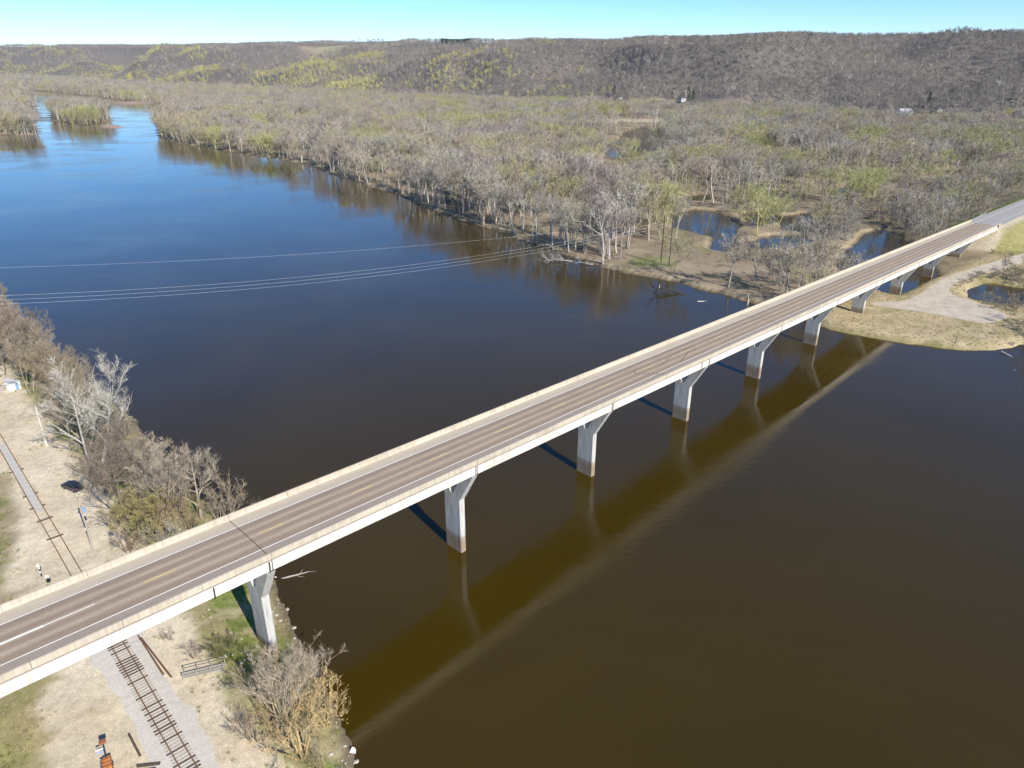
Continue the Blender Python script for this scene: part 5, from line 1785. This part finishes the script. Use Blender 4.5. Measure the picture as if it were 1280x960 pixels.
def house(label, px, py, w, d_, h, wall, roof, rz=.3, cat='house'):
    p = hit(px, py)
    t = thing('farm_building' if cat == 'farm building' else 'house', label, cat, (p[0], p[1], hgt(p[0], p[1]) - .5), rz)
    MB().box((0, 0, h / 2), (w, d_, h)).obj('wall', wall, t)
    MB().prism([(-d_ / 2 - .5, h - .1), (d_ / 2 + .5, h - .1), (0, h + d_ * .33)], -w / 2 - .5, w / 2 + .5, 'x').obj('roof', roof, t)
    for x in (-w * .3, 0, w * .3):
        MB().box((x, -d_ / 2 - .03, h * .55), (1.1, .08, 1.3)).obj('window', M_GLASS, t)
    return p


house('low house with bright roof at the foot of the right bluff', 1130, 144, 17, 9, 5.5, mat('grey_siding', (.3, .3, .32), .8, .1, .4), M_ROOF, .15)
house('white house left of the evergreens at the foot of the bluff', 853, 127, 10, 7, 6, M_CREAM, M_ROOFDK, .4)
house('small white house by the valley mouth', 775, 124, 8, 6, 5, M_CREAM, M_ROOFDK, -.3)
house('white cottage under the right-hand bluff trees', 1172, 140, 7, 6, 4, M_CREAM, M_ROOFDK, .2)
house('long white barn on the skyline field', 512, 51.5, 30, 15, 8, M_WHITE, M_ROOF, .2, 'farm building')
house('small white farmhouse beside the lone skyline trees', 489, 51.5, 16, 12, 9, M_WHITE, M_ROOF, .0, 'farm building')
house('white shed right of the skyline barn', 497, 51.5, 14, 10, 5, M_WHITE, M_ROOF, .5, 'farm building')
for i, (px, py, h, lab) in enumerate(((765, 121, 16, 'dark evergreen by the valley mouth house'), (768, 119, 18, 'taller evergreen beside the valley mouth house'), (860, 124, 22, 'tallest evergreen next to the white house under the bluff'), (866, 125, 19, 'evergreen right of the tallest one by the white house'),
                                      (1160, 134, 20, 'dark evergreen left of the white cottage'), (812, 132, 10, 'low evergreen in the hedge left of the fields'), (818, 132, 10, 'second low evergreen in the hedge by the fields'), (806, 132, 9, 'first low evergreen in the hedge by the fields'))):
    p = hit(px, py); conifer(lab, p[0], p[1], h, 'evergreens by the far houses')
# dark square plantation on the skyline
pa = hit(551, 54.5); pb = hit(590, 54.5)
cx = []; rnd = random.Random(3)
pr = (pa + pb) / 2
for i in range(150):
    f = rnd.random()
    q_ = pa + (pb - pa) * f
    s_ = rnd.uniform(0, 60)
    cx.append((q_[0], q_[1] + s_))
cx = np.array(cx)
pc_ = MB()
for i in range(260):
    f = rnd.uniform(.1, 1); z = 14 * f; rr = 3.4 * (1.05 - f) + .5; a = rnd.uniform(0, 6.28)
    c = Vector((math.cos(a) * rr, math.sin(a) * rr, z))
    pc_.blade(c, c + Vector((math.cos(a) * 1.4, math.sin(a) * 1.4, -1.0)), .8, perp(Vector((0, 0, 1)), rnd))
PS = {'c0': bpy.data.objects.new('plantation_tree', pc_.mesh('plantation_tree', M_CONIFER))}
stuff_instances('pine_plantation', 'dark square block of evergreens standing on the skyline', 'wood', np.stack([cx[:, 0], cx[:, 1], height(cx[:, 0], cx[:, 1])], -1),
                np.full(len(cx), 1.35) * nrng.uniform(.9, 1.05, len(cx)), nrng.uniform(0, 6, len(cx)), np.ones((len(cx), 3)) * .1, np.array(['c0'] * len(cx), object), PS)
# bright yellow trees
for px, py, h, lab in ((1258, 150, 15, 'bright yellow tree at the far right foot of the bluff'), (1194, 116, 14, 'lone yellow tree on the right bluff slope'), (688, 107, 16, 'yellow tree on the middle bluff slope'), (612, 113, 13, 'yellow tree low on the middle bluff')):
    p = hit(px, py)
    place_tree('bud1', p[0], p[1], h, (.52, .46, .06), lab, 'tree', name='yellow_tree', wide=1.2)

# ------------------------------------------------------------------ thin spring haze
hz_ = MB().box((0, 4550, 125), (18400, 10300, 260))
hm = bpy.data.materials.new('haze'); hm.use_nodes = True
hn = hm.node_tree; hn.nodes.clear()
ho = hn.nodes.new('ShaderNodeOutputMaterial'); pv = hn.nodes.new('ShaderNodeVolumePrincipled')
pv.inputs['Color'].default_value = (0.86, 0.92, 1.0, 1); pv.inputs['Density'].default_value = 3e-5; pv.inputs['Anisotropy'].default_value = 0.2
hn.links.new(pv.outputs[0], ho.inputs['Volume'])
tag(hz_.obj('haze', hm), kind='stuff')
